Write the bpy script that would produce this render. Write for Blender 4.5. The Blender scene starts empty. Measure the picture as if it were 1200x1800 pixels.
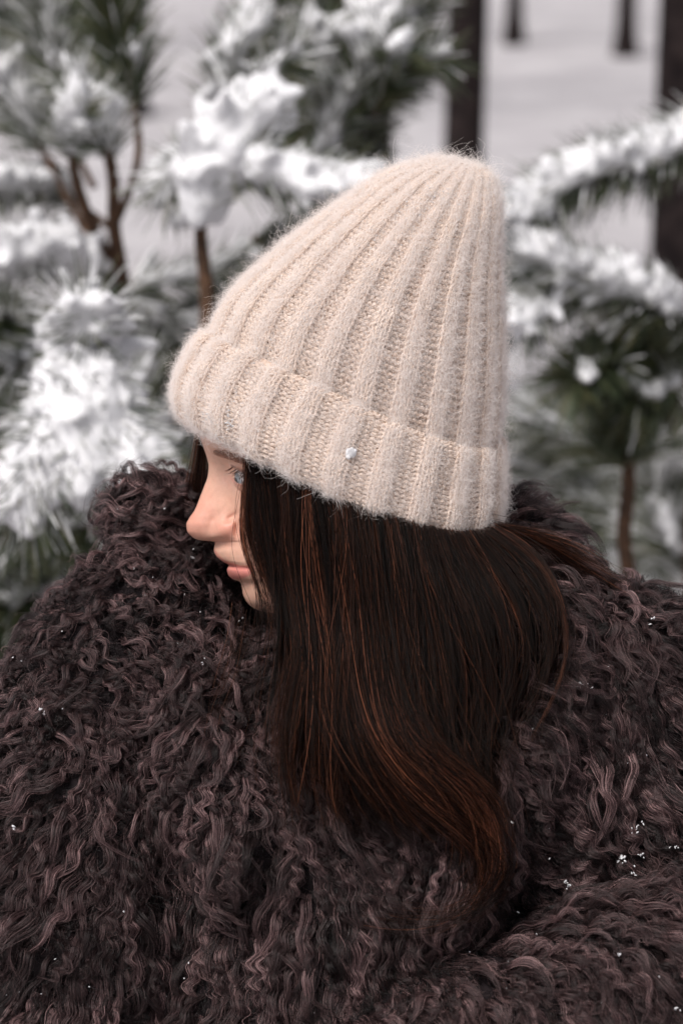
import bpy, bmesh, math
import numpy as np
from mathutils import Vector, Matrix
from mathutils.bvhtree import BVHTree

rng = np.random.default_rng(11)
scene = bpy.context.scene
COL = scene.collection
R_ = math.radians

# ------------------------------------------------------------------ camera
PITCH = R_(14.0)
DIST = 1.8
T0 = np.array([0.0, 0.0, 1.55])
CR = np.array([1.0, 0.0, 0.0])
CF = np.array([0.0, math.cos(PITCH), -math.sin(PITCH)])
CU = np.array([0.0, math.sin(PITCH), math.cos(PITCH)])
CAMPOS = T0 - DIST * CF
PX = 1.0 / 2400.0                      # metres per photo pixel in the subject plane

cam_d = bpy.data.cameras.new("camera")
cam = bpy.data.objects.new("camera", cam_d)
COL.objects.link(cam)
cam.matrix_world = Matrix((
    (CR[0], CU[0], -CF[0], CAMPOS[0]),
    (CR[1], CU[1], -CF[1], CAMPOS[1]),
    (CR[2], CU[2], -CF[2], CAMPOS[2]),
    (0, 0, 0, 1)))
cam_d.sensor_fit = 'VERTICAL'
cam_d.sensor_height = 36.0
cam_d.lens = 36.0 * DIST / (1800 * PX)
cam_d.clip_start = 0.05
cam_d.clip_end = 600.0
cam_d.dof.use_dof = True
cam_d.dof.focus_distance = DIST - 0.065
cam_d.dof.aperture_fstop = (cam_d.lens / 1000.0) / 0.016
cam_d.dof.aperture_blades = 0
scene.camera = cam

# ------------------------------------------------------------------ world, sun, exposure
SUN_EL, SUN_AZ = R_(57.0), R_(-138.0)     # azimuth measured from +Y towards +X
world = bpy.data.worlds.new("World")
scene.world = world
world.use_nodes = True
wn = world.node_tree.nodes
wl = world.node_tree.links
wn.clear()
sky = wn.new("ShaderNodeTexSky")
sky.sky_type = 'NISHITA'
sky.sun_disc = False
sky.sun_elevation = SUN_EL
sky.sun_rotation = SUN_AZ
sky.dust_density = 4.0
sky.air_density = 1.0
hsv = wn.new("ShaderNodeHueSaturation")
hsv.inputs["Saturation"].default_value = 0.10
tintn = wn.new("ShaderNodeMix")
tintn.data_type = 'RGBA'
tintn.blend_type = 'MULTIPLY'
tintn.inputs[0].default_value = 1.0
tintn.inputs[7].default_value = (0.97, 0.945, 1.0, 1)
bg = wn.new("ShaderNodeBackground")
bg.inputs["Strength"].default_value = 0.05
wo = wn.new("ShaderNodeOutputWorld")
wl.new(sky.outputs[0], hsv.inputs["Color"])
wl.new(hsv.outputs[0], tintn.inputs[6])
wl.new(tintn.outputs[2], bg.inputs["Color"])
wl.new(bg.outputs[0], wo.inputs[0])

sun_d = bpy.data.lights.new("sun", 'SUN')
sun_d.energy = 1.5
sun_d.angle = R_(22.0)
sun_d.color = (1.0, 0.95, 0.9)
sun = bpy.data.objects.new("sun", sun_d)
COL.objects.link(sun)
sdir = Vector((math.sin(SUN_AZ) * math.cos(SUN_EL), math.cos(SUN_AZ) * math.cos(SUN_EL), math.sin(SUN_EL)))
sun.rotation_euler = sdir.to_track_quat('Z', 'Y').to_euler()
sun.location = (0, 0, 30)

scene.view_settings.view_transform = 'Standard'
scene.view_settings.look = 'None'
scene.view_settings.gamma = 1.0
scene.view_settings.use_curve_mapping = False
scene.view_settings.exposure = 1.2

scene.render.engine = 'CYCLES'
scene.cycles.max_bounces = 8
scene.cycles.diffuse_bounces = 4
scene.cycles.glossy_bounces = 4
scene.cycles.transmission_bounces = 6
scene.cycles.use_denoising = True
scene.cycles_curves.shape = 'RIBBONS'
scene.cycles_curves.subdivisions = 2


# ------------------------------------------------------------------ helpers
def W(px, py, w=0.0):
    """photo pixel + depth behind the subject plane (m) -> world point(s)"""
    px, py, w = np.broadcast_arrays(np.asarray(px, float), np.asarray(py, float), np.asarray(w, float))
    s = (1 + w / DIST) * PX
    return (T0 + ((px - 600) * s)[..., None] * CR + ((900 - py) * s)[..., None] * CU + w[..., None] * CF)


def nrm(v):
    return v / np.maximum(np.linalg.norm(v, axis=-1, keepdims=True), 1e-9)


def cspline(x, y, xq):
    """natural cubic spline, y may be (n,) or (n,m)"""
    x = np.asarray(x, float); y = np.asarray(y, float); xq = np.asarray(xq, float)
    sq = y.ndim == 1
    if sq: y = y[:, None]
    n = len(x); h = np.diff(x)
    A = np.zeros((n, n)); B = np.zeros((n, y.shape[1]))
    A[0, 0] = A[-1, -1] = 1
    for i in range(1, n - 1):
        A[i, i - 1] = h[i - 1]; A[i, i] = 2 * (h[i - 1] + h[i]); A[i, i + 1] = h[i]
        B[i] = 6 * ((y[i + 1] - y[i]) / h[i] - (y[i] - y[i - 1]) / h[i - 1])
    M = np.linalg.solve(A, B)
    k = np.clip(np.searchsorted(x, xq, side='right') - 1, 0, n - 2)
    a = (x[k + 1] - xq)[:, None]; b = (xq - x[k])[:, None]; hk = h[k][:, None]
    r = (M[k] * a ** 3 + M[k + 1] * b ** 3) / (6 * hk) + (y[k] / hk - M[k] * hk / 6) * a + (y[k + 1] / hk - M[k + 1] * hk / 6) * b
    return r[:, 0] if sq else r


def pchip(x, y, xq):
    """monotone cubic, y (n,m)"""
    x = np.asarray(x, float); y = np.asarray(y, float); xq = np.asarray(xq, float)
    sq = y.ndim == 1
    if sq: y = y[:, None]
    h = np.diff(x)[:, None]; d = np.diff(y, axis=0) / h
    m = np.zeros_like(y)
    m[0] = d[0]; m[-1] = d[-1]
    for i in range(1, len(x) - 1):
        w1 = 2 * h[i] + h[i - 1]; w2 = h[i] + 2 * h[i - 1]
        same = d[i - 1] * d[i] > 0
        with np.errstate(divide='ignore', invalid='ignore'):
            hm = (w1 + w2) / (w1 / d[i - 1] + w2 / d[i])
        m[i] = np.where(same, hm, 0)
    k = np.clip(np.searchsorted(x, xq, side='right') - 1, 0, len(x) - 2)
    t = ((xq - x[k]) / (x[k + 1] - x[k]))[:, None]; hk = h[k]
    r = (y[k] * (1 + 2 * t) * (1 - t) ** 2 + m[k] * hk * t * (1 - t) ** 2 + y[k + 1] * t * t * (3 - 2 * t) + m[k + 1] * hk * t * t * (t - 1))
    return r[:, 0] if sq else r


def noise3(p, freq, seed, octv=1):
    """cheap smooth noise from summed sines, about -1..1"""
    g = np.random.default_rng(seed)
    out = np.zeros(p.shape[:-1]); amp = 1.0; tot = 0.0
    for o in range(octv):
        f = freq * 2 ** o
        for _ in range(5):
            k = g.normal(size=3); k = k / np.linalg.norm(k) * f * g.uniform(.6, 1.5)
            out += amp * np.sin(p @ k * 2 * np.pi + g.uniform(0, 6.28))
        tot += amp * 2.2; amp *= .5
    return out / tot


def link(o, parent=None):
    COL.objects.link(o)
    if parent is not None:
        o.parent = parent
    return o


def tag(o, label=None, cat=None, group=None, kind=None):
    if label: o["label"] = label
    if cat: o["category"] = cat
    if group: o["group"] = group
    if kind: o["kind"] = kind
    return o


def mesh_obj(name, verts, faces, mats, parent=None, smooth=True, origin=None, mat_idx=None):
    verts = np.asarray(verts, float)
    if origin is not None:
        verts = verts - np.asarray(origin)
    me = bpy.data.meshes.new(name)
    faces = np.asarray(faces)
    nv, nf, k = len(verts), len(faces), faces.shape[1]
    me.vertices.add(nv); me.vertices.foreach_set("co", verts.astype(np.float32).ravel())
    me.loops.add(nf * k); me.loops.foreach_set("vertex_index", faces.astype(np.int32).ravel())
    me.polygons.add(nf)
    me.polygons.foreach_set("loop_start", np.arange(0, nf * k, k, dtype=np.int32))
    if mat_idx is not None:
        me.polygons.foreach_set("material_index", np.asarray(mat_idx, np.int32))
    me.update(calc_edges=True)
    me.validate()
    if smooth:
        me.polygons.foreach_set("use_smooth", np.ones(len(me.polygons), bool))
    for m in (mats if isinstance(mats, (list, tuple)) else [mats]):
        me.materials.append(m)
    return link(bpy.data.objects.new(name, me), parent)


def curves_obj(name, pts, rad, mat, parent=None, tint=None, origin=None):
    """pts (N,K,3); rad scalar, (K,), (N,1) or (N,K)"""
    pts = np.asarray(pts, np.float32)
    if origin is not None:
        pts = pts - np.asarray(origin, np.float32)
    N, K, _ = pts.shape
    hc = bpy.data.hair_curves.new(name)
    hc.add_curves([K] * N)
    hc.points.foreach_set("position", pts.ravel())
    r = np.broadcast_to(np.asarray(rad, np.float32), (N, K)).astype(np.float32)
    at = hc.attributes.get("radius") or hc.attributes.new("radius", 'FLOAT', 'POINT')
    at.data.foreach_set("value", np.ascontiguousarray(r).ravel())
    if tint is not None:
        a2 = hc.attributes.new("tint", 'FLOAT', 'CURVE')
        a2.data.foreach_set("value", np.asarray(tint, np.float32))
    hc.materials.append(mat)
    return link(bpy.data.objects.new(name, hc), parent)


def ico(sub):
    bm = bmesh.new()
    bmesh.ops.create_icosphere(bm, subdivisions=sub, radius=1.0)
    v = np.array([x.co[:] for x in bm.verts]); f = np.array([[q.index for q in p.verts] for p in bm.faces])
    bm.free()
    return v, f


ICO1, ICO2, ICO3 = ico(1), ico(2), ico(3)


def blobs(centers, axes, base=ICO2, jitter=0.0, seed=1):
    """many ellipsoids in one vertex/face array; axes (N,3,3): rows are the half-axes as vectors"""
    bv, bf = base
    centers = np.asarray(centers); axes = np.asarray(axes)
    N = len(centers)
    g = np.random.default_rng(seed)
    v = np.einsum('kj,njd->nkd', bv, axes)
    if jitter:
        v = v * (1 + jitter * g.normal(size=(N, len(bv), 1)))
    v = (v + centers[:, None, :]).reshape(-1, 3)
    f = (bf[None] + (np.arange(N) * len(bv))[:, None, None]).reshape(-1, 3)
    return v, f


def tube(path, radii, seg=10, cap=True):
    path = np.asarray(path, float); n = len(path)
    radii = np.broadcast_to(np.asarray(radii, float), (n,))
    tg = nrm(np.gradient(path, axis=0))
    ref = np.array([0.31, 0.77, 0.55]); 
    a = nrm(np.cross(tg, ref)); b = np.cross(tg, a)
    th = np.linspace(0, 2 * np.pi, seg, endpoint=False)
    v = path[:, None] + radii[:, None, None] * (np.cos(th)[None, :, None] * a[:, None] + np.sin(th)[None, :, None] * b[:, None])
    v = v.reshape(-1, 3)
    f = []
    for i in range(n - 1):
        for j in range(seg):
            k = (j + 1) % seg
            f.append((i * seg + j, i * seg + k, (i + 1) * seg + k, (i + 1) * seg + j))
    if cap:
        c0, c1 = len(v), len(v) + 1
        v = np.vstack([v, path[:1], path[-1:]])
        for j in range(seg):
            k = (j + 1) % seg
            f.append((c0, k, j, j)); f.append((c1, (n - 1) * seg + j, (n - 1) * seg + k, (n - 1) * seg + k))
    return v, f


def clean_faces(f):
    """quads + degenerate quads -> triangles"""
    out = []
    for q in f:
        if len(set(q)) == 3:
            s = []
            for i in q:
                if i not in s: s.append(i)
            out.append(s)
        else:
            out.append([q[0], q[1], q[2]]); out.append([q[0], q[2], q[3]])
    return np.array(out)


# ------------------------------------------------------------------ materials
def newmat(name):
    m = bpy.data.materials.new(name)
    m.use_nodes = True
    nt = m.node_tree
    b = nt.nodes.get("Principled BSDF")
    return m, nt, b


def ramp(nt, cols, fac=None):
    r = nt.nodes.new("ShaderNodeValToRGB")
    els = r.color_ramp.elements
    while len(els) < len(cols): els.new(0.5)
    for e, (p, c) in zip(els, cols):
        e.position = p; e.color = (*c, 1)
    if fac is not None: nt.links.new(fac, r.inputs[0])
    return r


def noise_node(nt, scale, detail=4, rough=.55, coord="Object"):
    tc = nt.nodes.new("ShaderNodeTexCoord")
    n = nt.nodes.new("ShaderNodeTexNoise")
    n.inputs["Scale"].default_value = scale; n.inputs["Detail"].default_value = detail; n.inputs["Roughness"].default_value = rough
    nt.links.new(tc.outputs[coord], n.inputs["Vector"])
    return n


def bump(nt, b, height, strength, dist):
    bp = nt.nodes.new("ShaderNodeBump")
    bp.inputs["Strength"].default_value = strength; bp.inputs["Distance"].default_value = dist
    nt.links.new(height, bp.inputs["Height"]); nt.links.new(bp.outputs[0], b.inputs["Normal"])


def simple(name, c1, c2, scale, rough=.9, bs=0.0, bd=.01, spec=.3):
    m, nt, b = newmat(name)
    n = noise_node(nt, scale)
    r = ramp(nt, [(.32, c1), (.68, c2)], n.outputs[0])
    nt.links.new(r.outputs[0], b.inputs["Base Color"])
    b.inputs["Roughness"].default_value = rough
    b.inputs["Specular IOR Level"].default_value = spec
    if bs: bump(nt, b, n.outputs[0], bs, bd)
    return m


def fibre_mat(name, c1, c2, rough=.85, transl=.3, spec=.2):
    """wool or needle fibre: colour varies from strand to strand"""
    m, nt, b = newmat(name)
    hi = nt.nodes.new("ShaderNodeHairInfo")
    r = ramp(nt, [(0, c1), (1, c2)], hi.outputs["Random"])
    nt.links.new(r.outputs[0], b.inputs["Base Color"])
    b.inputs["Roughness"].default_value = rough
    b.inputs["Specular IOR Level"].default_value = spec
    if transl:
        t = nt.nodes.new("ShaderNodeBsdfTranslucent"); nt.links.new(r.outputs[0], t.inputs[0])
        mx = nt.nodes.new("ShaderNodeMixShader"); mx.inputs[0].default_value = transl
        nt.links.new(b.outputs[0], mx.inputs[1]); nt.links.new(t.outputs[0], mx.inputs[2])
        nt.links.new(mx.outputs[0], nt.nodes["Material Output"].inputs[0])
    return m


def hair_mat(name, c1, c2, c3, rough=.3, rrough=.35, ior=1.4, pigment=False, opaque=0.0, sheen=.3):
    m, nt, b = newmat(name)
    h = nt.nodes.new("ShaderNodeBsdfHairPrincipled")
    h.parametrization = 'COLOR'
    hi = nt.nodes.new("ShaderNodeHairInfo")
    r = ramp(nt, [(0, c1), (.6, c2), (1, c3)], hi.outputs["Random"])
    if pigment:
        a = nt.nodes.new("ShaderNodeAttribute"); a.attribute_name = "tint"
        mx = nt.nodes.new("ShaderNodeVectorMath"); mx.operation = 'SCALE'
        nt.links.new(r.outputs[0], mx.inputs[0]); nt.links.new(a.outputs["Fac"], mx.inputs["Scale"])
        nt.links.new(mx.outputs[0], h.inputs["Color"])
    else:
        nt.links.new(r.outputs[0], h.inputs["Color"])
    h.inputs["Roughness"].default_value = rough
    h.inputs["Radial Roughness"].default_value = rrough
    h.inputs["IOR"].default_value = ior
    if opaque:
        # thick matted wool: each fibre scatters light back like wool, with a soft sheen
        src = mx.outputs[0] if pigment else r.outputs[0]
        nt.links.new(src, b.inputs["Base Color"])
        b.inputs["Roughness"].default_value = .42; b.inputs["Specular IOR Level"].default_value = sheen
        ms = nt.nodes.new("ShaderNodeMixShader"); ms.inputs[0].default_value = opaque
        nt.links.new(h.outputs[0], ms.inputs[1]); nt.links.new(b.outputs[0], ms.inputs[2])
        nt.links.new(ms.outputs[0], nt.nodes["Material Output"].inputs[0])
    else:
        nt.links.new(h.outputs[0], nt.nodes["Material Output"].inputs[0])
    return m


def needle_mat(name):
    m, nt, b = newmat(name)
    a = nt.nodes.new("ShaderNodeAttribute"); a.attribute_name = "tint"
    hi = nt.nodes.new("ShaderNodeHairInfo")
    g = ramp(nt, [(0, (.022, .034, .018)), (.55, (.05, .07, .03)), (1, (.12, .11, .05))], hi.outputs["Random"])
    mx = nt.nodes.new("ShaderNodeMix"); mx.data_type = 'RGBA'
    nt.links.new(a.outputs["Fac"], mx.inputs[0]); nt.links.new(g.outputs[0], mx.inputs[6])
    mx.inputs[7].default_value = (.72, .72, .73, 1)
    nt.links.new(mx.outputs[2], b.inputs["Base Color"])
    b.inputs["Roughness"].default_value = .5
    return m


M_SNOW = simple("fresh_snow", (.61, .612, .63), (.70, .70, .71), 60, .75, .25, .004, .25)
M_GROUND = simple("shade_greyed_snow", (.33, .315, .33), (.47, .455, .465), 0.9, .9, .3, .05)  # snow greyed in its colour to stand in for forest shade
M_BARK = simple("pine_bark", (.008, .006, .0065), (.030, .022, .021), 14, .95, .8, .03, .1)
M_TWIG = simple("young_pine_bark", (.035, .022, .015), (.11, .06, .035), 90, .9, .5, .003, .2)
M_NEEDLE = needle_mat("pine_needle")
M_WOOL = fibre_mat("beige_wool_yarn", (.72, .59, .495), (.84, .725, .64), .95, .25, .1)
M_FUZZ = fibre_mat("mohair_fuzz", (.88, .815, .775), (.96, .925, .905), .9, .35, .15)
M_LINER = simple("beige_wool_felt", (.50, .375, .30), (.60, .465, .385), 300, 1.0, .5, .002, .05)
M_HAIR = hair_mat("dark_auburn_hair", (.0078, .0032, .0021), (.0165, .0062, .0036), (.058, .0205, .0100), .2, .25, 1.12, True, .5, .10)
M_FUR = hair_mat("mauve_brown_curly_fur", (.013, .0075, .0078), (.045, .0270, .0275), (.140, .088, .085), .28, .32, 1.2, True, .8)
M_LINING = simple("dark_coat_hide", (.010, .008, .009), (.02, .015, .016), 60, 1.0, 0, .01, .05)  # blackened so the gaps between fur locks look deeply shaded
M_BROW = hair_mat("light_brown_brow_hair", (.07, .036, .024), (.10, .055, .038), (.14, .08, .055), .4, .4)
M_LASH = hair_mat("dark_lash_hair", (.008, .005, .004), (.008, .005, .004), (.012, .007, .005), .3, .4, 1.2)


def skin_material():
    m, nt, b = newmat("pale_skin")
    vc = nt.nodes.new("ShaderNodeVertexColor"); vc.layer_name = "skin_tone"
    n = noise_node(nt, 260, 5, .6)
    r = ramp(nt, [(.3, (.90, .88, .87)), (.7, (1.06, 1.04, 1.03))], n.outputs[0])
    mx = nt.nodes.new("ShaderNodeMix"); mx.data_type = 'RGBA'; mx.blend_type = 'MULTIPLY'; mx.inputs[0].default_value = .8
    nt.links.new(vc.outputs[0], mx.inputs[6]); nt.links.new(r.outputs[0], mx.inputs[7])
    nt.links.new(mx.outputs[2], b.inputs["Base Color"])
    b.inputs["Roughness"].default_value = .48
    b.inputs["Specular IOR Level"].default_value = .4
    b.inputs["Subsurface Weight"].default_value = .2
    b.inputs["Subsurface Radius"].default_value = (1.0, .38, .2)
    b.inputs["Subsurface Scale"].default_value = .006
    n2 = noise_node(nt, 900, 3, .6)
    bump(nt, b, n2.outputs[0], .18, .0008)
    return m


M_SKIN = skin_material()

# ------------------------------------------------------------------ the setting: snow ground
GX, GY = 260, 260
gx = np.concatenate([np.linspace(-160, -14, 40), np.linspace(-13.6, 13.6, 180), np.linspace(14, 160, 40)])
gy = np.concatenate([np.linspace(-30, -4, 20), np.linspace(-3.8, 30, 180), np.linspace(30.5, 330, 60)])
XX, YY = np.meshgrid(gx, gy)
P = np.stack([XX, YY, 0 * XX], -1)


def ground_z(x, y):
    p = np.stack([np.asarray(x, float), np.asarray(y, float), 0 * np.asarray(x, float)], -1)
    z = .10 * noise3(p, .12, 5) + .03 * noise3(p, .7, 6, 2)
    z = z + .35 / (1 + np.exp(-(p[..., 1] - 31.0) * 2.5)) * 0.6   # a low bank where the far trunks stand
    rr = np.hypot(p[..., 0], p[..., 1])
    return z * np.clip((rr - .4) / 2.0, 0, 1)


GZ = ground_z(XX, YY) + .012 * noise3(P, 3.0, 8, 2)
gv = np.stack([XX, YY, GZ], -1).reshape(-1, 3)
ii = np.arange(GY - 1)[:, None] * GX + np.arange(GX - 1)[None]
gf = np.stack([ii, ii + 1, ii + 1 + GX, ii + GX], -1).reshape(-1, 4)
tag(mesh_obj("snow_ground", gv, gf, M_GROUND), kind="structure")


# ------------------------------------------------------------------ big pine trunks of the forest behind
def far_trunk(px, width_px, dist, label, lean=0.0, height=13.0):
    """a mature pine: its trunk stands at the distance dist (m) behind the person"""
    k = (1 + dist / DIST) * PX
    x = (px - 600) * k
    r = width_px * k / 2
    y = dist * math.cos(PITCH)
    # same depth along the axis for the stretch in view
    z0 = float(ground_z(np.array([x]), np.array([y]))[0])
    root = tag(link(bpy.data.objects.new("pine_tree", None)), label, "tree", "tall bare pine trunks in the forest")
    root.location = (x, y, z0)
    n = 46
    zz = np.linspace(-.3, height, n)
    path = np.stack([lean * zz + .02 * np.sin(zz * .7 + px), .02 * np.cos(zz * .5 + px), zz], -1)
    rad = r * (1.0 - .028 * zz) * (1 + .5 * np.exp(-np.maximum(zz, 0) / .22))
    v, f = tube(path, rad, 22)
    v = np.asarray(v)
    cpath = np.interp(v[:, 2], zz, path[:, 0])
    d = v - np.stack([cpath, 0 * cpath, v[:, 2]], -1)
    q = np.stack([np.arctan2(d[:, 1], d[:, 0]) * 1.2, 0 * d[:, 0], v[:, 2] * .55], -1)
    bumpy = 1 + .09 * noise3(q, 1.1, int(px) % 97 + 3, 3)
    v = v.copy(); v[:, 0] = cpath + d[:, 0] * bumpy; v[:, 1] = d[:, 1] * bumpy
    mesh_obj("trunk", v, clean_faces(f), M_BARK, root)
    g = np.random.default_rng(int(px) + 5)
    for i in range(6):                                # dead limbs and the crown, high above the picture
        h = height * (.62 + .06 * i)
        a = g.uniform(0, 6.28); L = g.uniform(.8, 1.6)
        p0 = np.array([lean * h, 0, h]); dirv = np.array([math.cos(a), math.sin(a), .25])
        pth = p0 + np.linspace(0, 1, 6)[:, None] * dirv * L
        lv, lf = tube(pth, np.linspace(.05, .015, 6), 6)
        br = mesh_obj("limb", lv, clean_faces(lf), M_BARK, root)
        M = 260
        c = p0 + dirv * L * g.uniform(.35, 1.1, (M, 1)) + g.normal(size=(M, 3)) * .28
        dd = nrm(g.normal(size=(M, 3)) + np.array([0, 0, .4]))
        seg = np.linspace(0, .22, 3)[None, :, None]
        tag(curves_obj("needles", c[:, None] + dd[:, None] * seg, .012, M_NEEDLE, br, tint=g.uniform(0, .5, M)), kind="stuff")
    return root


far_trunk(804, 70, 8.5, "thick dark pine trunk rising directly behind the tip of the hat")
far_trunk(618, 150, 6.2, "broad dark brown pine trunk behind the snowy twigs between two gaps of snow")
far_trunk(232, 70, 22.0, "dark pine trunk half hidden by green needles above the twin stems", .0)
far_trunk(1176, 122, 7.0, "wide dark pine trunk cut by the picture edge above the snowy bough", .004)
far_trunk(891, 26, 33.0, "thin far pine trunk ending at the snow bank, the one next to the thick trunk")
far_trunk(1079, 32, 31.5, "thin far pine trunk ending at the snow bank, beside the wide edge trunk")
far_trunk(12, 60, 30.0, "dark pine trunk in the corner behind the frosted branches")

# ------------------------------------------------------------------ the person: one continuous head, neck and torso
# rows: photo height -> (x, half-depth) control points from the profile line round the near side to the back, in photo pixels
ROWS = {
    585: [(600, 0), (603, 8), (608, 16), (614, 24), (622, 30), (640, 34), (662, 30), (680, 18), (690, 0)],
    600: [(500, 0), (505, 25), (516, 48), (532, 66), (555, 80), (610, 92), (680, 84), (740, 58), (770, 0)],
    640: [(415, 0), (424, 34), (440, 66), (466, 96), (500, 118), (575, 140), (680, 144), (780, 105), (830, 0)],
    700: [(366, 0), (377, 36), (396, 70), (424, 104), (462, 134), (540, 160), (660, 172), (790, 135), (858, 0)],
    762: [(351, 0), (364, 34), (386, 68), (416, 100), (456, 130), (530, 158), (650, 174), (790, 140), (865, 0)],
    787: [(358, 0), (370, 32), (388, 62), (416, 96), (454, 126), (530, 156), (650, 174), (790, 140), (862, 0)],
    805: [(364, 0), (374, 26), (391, 53), (420, 90), (454, 122), (530, 154), (650, 174), (785, 140), (856, 0)],
    820: [(367, 0), (377, 22), (395, 44), (424, 84), (456, 118), (530, 152), (650, 174), (780, 138), (850, 0)],
    838: [(365, 0), (376, 20), (397, 38), (428, 80), (460, 116), (532, 150), (650, 174), (775, 136), (842, 0)],
    855: [(359, 0), (372, 21), (398, 38), (426, 78), (460, 116), (534, 150), (648, 172), (768, 132), (832, 0)],
    873: [(352, 0), (367, 22), (399, 38), (424, 74), (462, 114), (536, 150), (646, 170), (760, 128), (820, 0)],
    897: [(342, 0), (358, 25), (400, 39), (424, 68), (466, 110), (538, 149), (644, 168), (755, 124), (812, 0)],
    912: [(332, 0), (347, 24), (396, 39), (423, 64), (470, 108), (540, 148), (642, 166), (750, 120), (806, 0)],
    922: [(327.7, 0), (343, 23), (394, 41), (422, 60), (472, 106), (542, 147), (640, 165), (748, 118), (803, 0)],
    933: [(329, 0), (346, 22), (396, 41), (420, 56), (474, 104), (544, 146), (640, 163), (746, 117), (801, 0)],
    943: [(337, 0), (354, 20), (394, 38), (419, 54), (476, 103), (546, 145), (638, 161), (744, 116), (799, 0)],
    949: [(348, 0), (364, 17), (397, 35), (420, 54), (477, 102), (547, 144), (638, 160), (743, 116), (798, 0)],
    953: [(378, 0), (385, 13), (402, 32), (423, 54), (478, 101), (548, 143), (637, 159), (742, 115), (797, 0)],
    959: [(377, 0), (384, 13), (402, 32), (425, 55), (479, 100), (549, 142), (637, 158), (741, 115), (796, 0)],
    967: [(376, 0), (383, 14), (402, 34), (427, 57), (480, 100), (550, 141), (636, 156), (740, 114), (795, 0)],
    977: [(380, 0), (387, 15), (405, 36), (430, 58), (481, 99), (552, 139), (636, 154), (740, 114), (795, 0)],
    987: [(391, 0), (397, 15), (412, 37), (435, 59), (483, 98), (554, 137), (636, 152), (740, 114), (795, 0)],
    994: [(402, 0), (406, 14), (419, 36), (440, 58), (485, 97), (555, 135), (636, 150), (740, 114), (795, 0)],
    1001: [(399, 0), (403, 15), (417, 37), (440, 59), (486, 96), (556, 133), (636, 148), (740, 114), (795, 0)],
    1010: [(401, 0), (406, 15), (420, 37), (443, 59), (487, 95), (558, 130), (636, 146), (740, 114), (795, 0)],
    1018: [(409, 0), (414, 15), (427, 36), (448, 58), (489, 94), (560, 128), (636, 144), (740, 114), (795, 0)],
    1023: [(422, 0), (427, 16), (438, 36), (455, 57), (491, 92), (562, 126), (636, 142), (740, 114), (795, 0)],
    1032: [(425, 0), (431, 18), (443, 38), (461, 58), (495, 90), (566, 122), (638, 140), (740, 114), (796, 0)],
    1044: [(427, 0), (434, 18), (447, 38), (466, 58), (501, 86), (572, 116), (642, 134), (742, 113), (797, 0)],
    1057: [(433, 0), (440, 17), (453, 36), (473, 55), (509, 80), (580, 110), (648, 128), (744, 112), (798, 0)],
    1068: [(444, 0), (452, 15), (466, 32), (487, 49), (522, 72), (590, 102), (652, 122), (746, 111), (799, 0)],
    1075: [(462, 0), (472, 13), (487, 28), (508, 44), (542, 66), (600, 96), (656, 118), (748, 110), (799, 0)],
    1083: [(515, 0), (522, 16), (534, 34), (552, 52), (578, 74), (616, 98), (664, 116), (750, 108), (800, 0)],
    1120: [(545, 0), (551, 26), (563, 52), (582, 76), (608, 98), (640, 112), (680, 118), (750, 100), (800, 0)],
    1200: [(540, 0), (547, 30), (561, 58), (582, 84), (610, 106), (646, 120), (690, 126), (765, 104), (815, 0)],
    1270: [(470, 0), (476, 50), (492, 90), (520, 122), (560, 146), (620, 160), (700, 160), (800, 130), (860, 0)],
    1370: [(400, 0), (406, 60), (425, 105), (460, 140), (510, 165), (590, 180), (700, 178), (800, 130), (850, 0)],
    1500: [(380, 0), (388, 70), (410, 120), (450, 155), (510, 180), (600, 195), (710, 190), (810, 140), (860, 0)],
    1900: [(380, 0), (388, 70), (410, 120), (450, 155), (510, 180), (600, 195), (710, 190), (810, 140), (860, 0)],
}
rv = np.array(sorted(ROWS)); rc = np.array([ROWS[k] for k in rv], float)          # (n,9,2)
# dense rows: very fine through the face
vq = np.concatenate([np.linspace(585, 760, 40)[:-1], np.linspace(760, 940, 150)[:-1], np.linspace(940, 960, 36)[:-1], np.linspace(960, 1085, 105)[:-1], np.linspace(1085, 1900, 60)])
qc = np.array([0, .06, .14, .25, .38, .53, .70, .87, 1.0])
qd = np.concatenate([np.linspace(0, .40, 72)[:-1], np.linspace(.40, 1.0, 46)])
rows = pchip(rv, rc.reshape(len(rv), -1), vq).reshape(len(vq), 9, 2)
NV, NQ = len(vq), len(qd)
UU = np.zeros((NV, NQ)); DD = np.zeros((NV, NQ))
qm = np.concatenate([-qc[1:4][::-1], qc, 2 - qc[5:8][::-1]])
for i in range(NV):
    c = rows[i]
    um = np.concatenate([c[1:4, 0][::-1], c[:, 0], c[5:8, 0][::-1]])
    dm = np.concatenate([-c[1:4, 1][::-1], c[:, 1], -c[5:8, 1][::-1]])
    s = cspline(qm, np.stack([um, dm], -1), qd)
    UU[i], DD[i] = s[:, 0], s[:, 1]
VV = np.repeat(vq[:, None], NQ, 1)
DD[:, 0] = 0; DD[:, -1] = 0
# smooth a little between the rows (keeps the traced outline)
for _ in range(3):
    DD[1:-1] = .25 * DD[:-2] + .5 * DD[1:-1] + .25 * DD[2:]


def gss(u0, v0, su, sv, rot=0.0):
    c, s = math.cos(rot), math.sin(rot)
    a = (UU - u0) * c + (VV - v0) * s; b = -(UU - u0) * s + (VV - v0) * c
    return np.exp(-.5 * ((a / su) ** 2 + (b / sv) ** 2))


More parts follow.
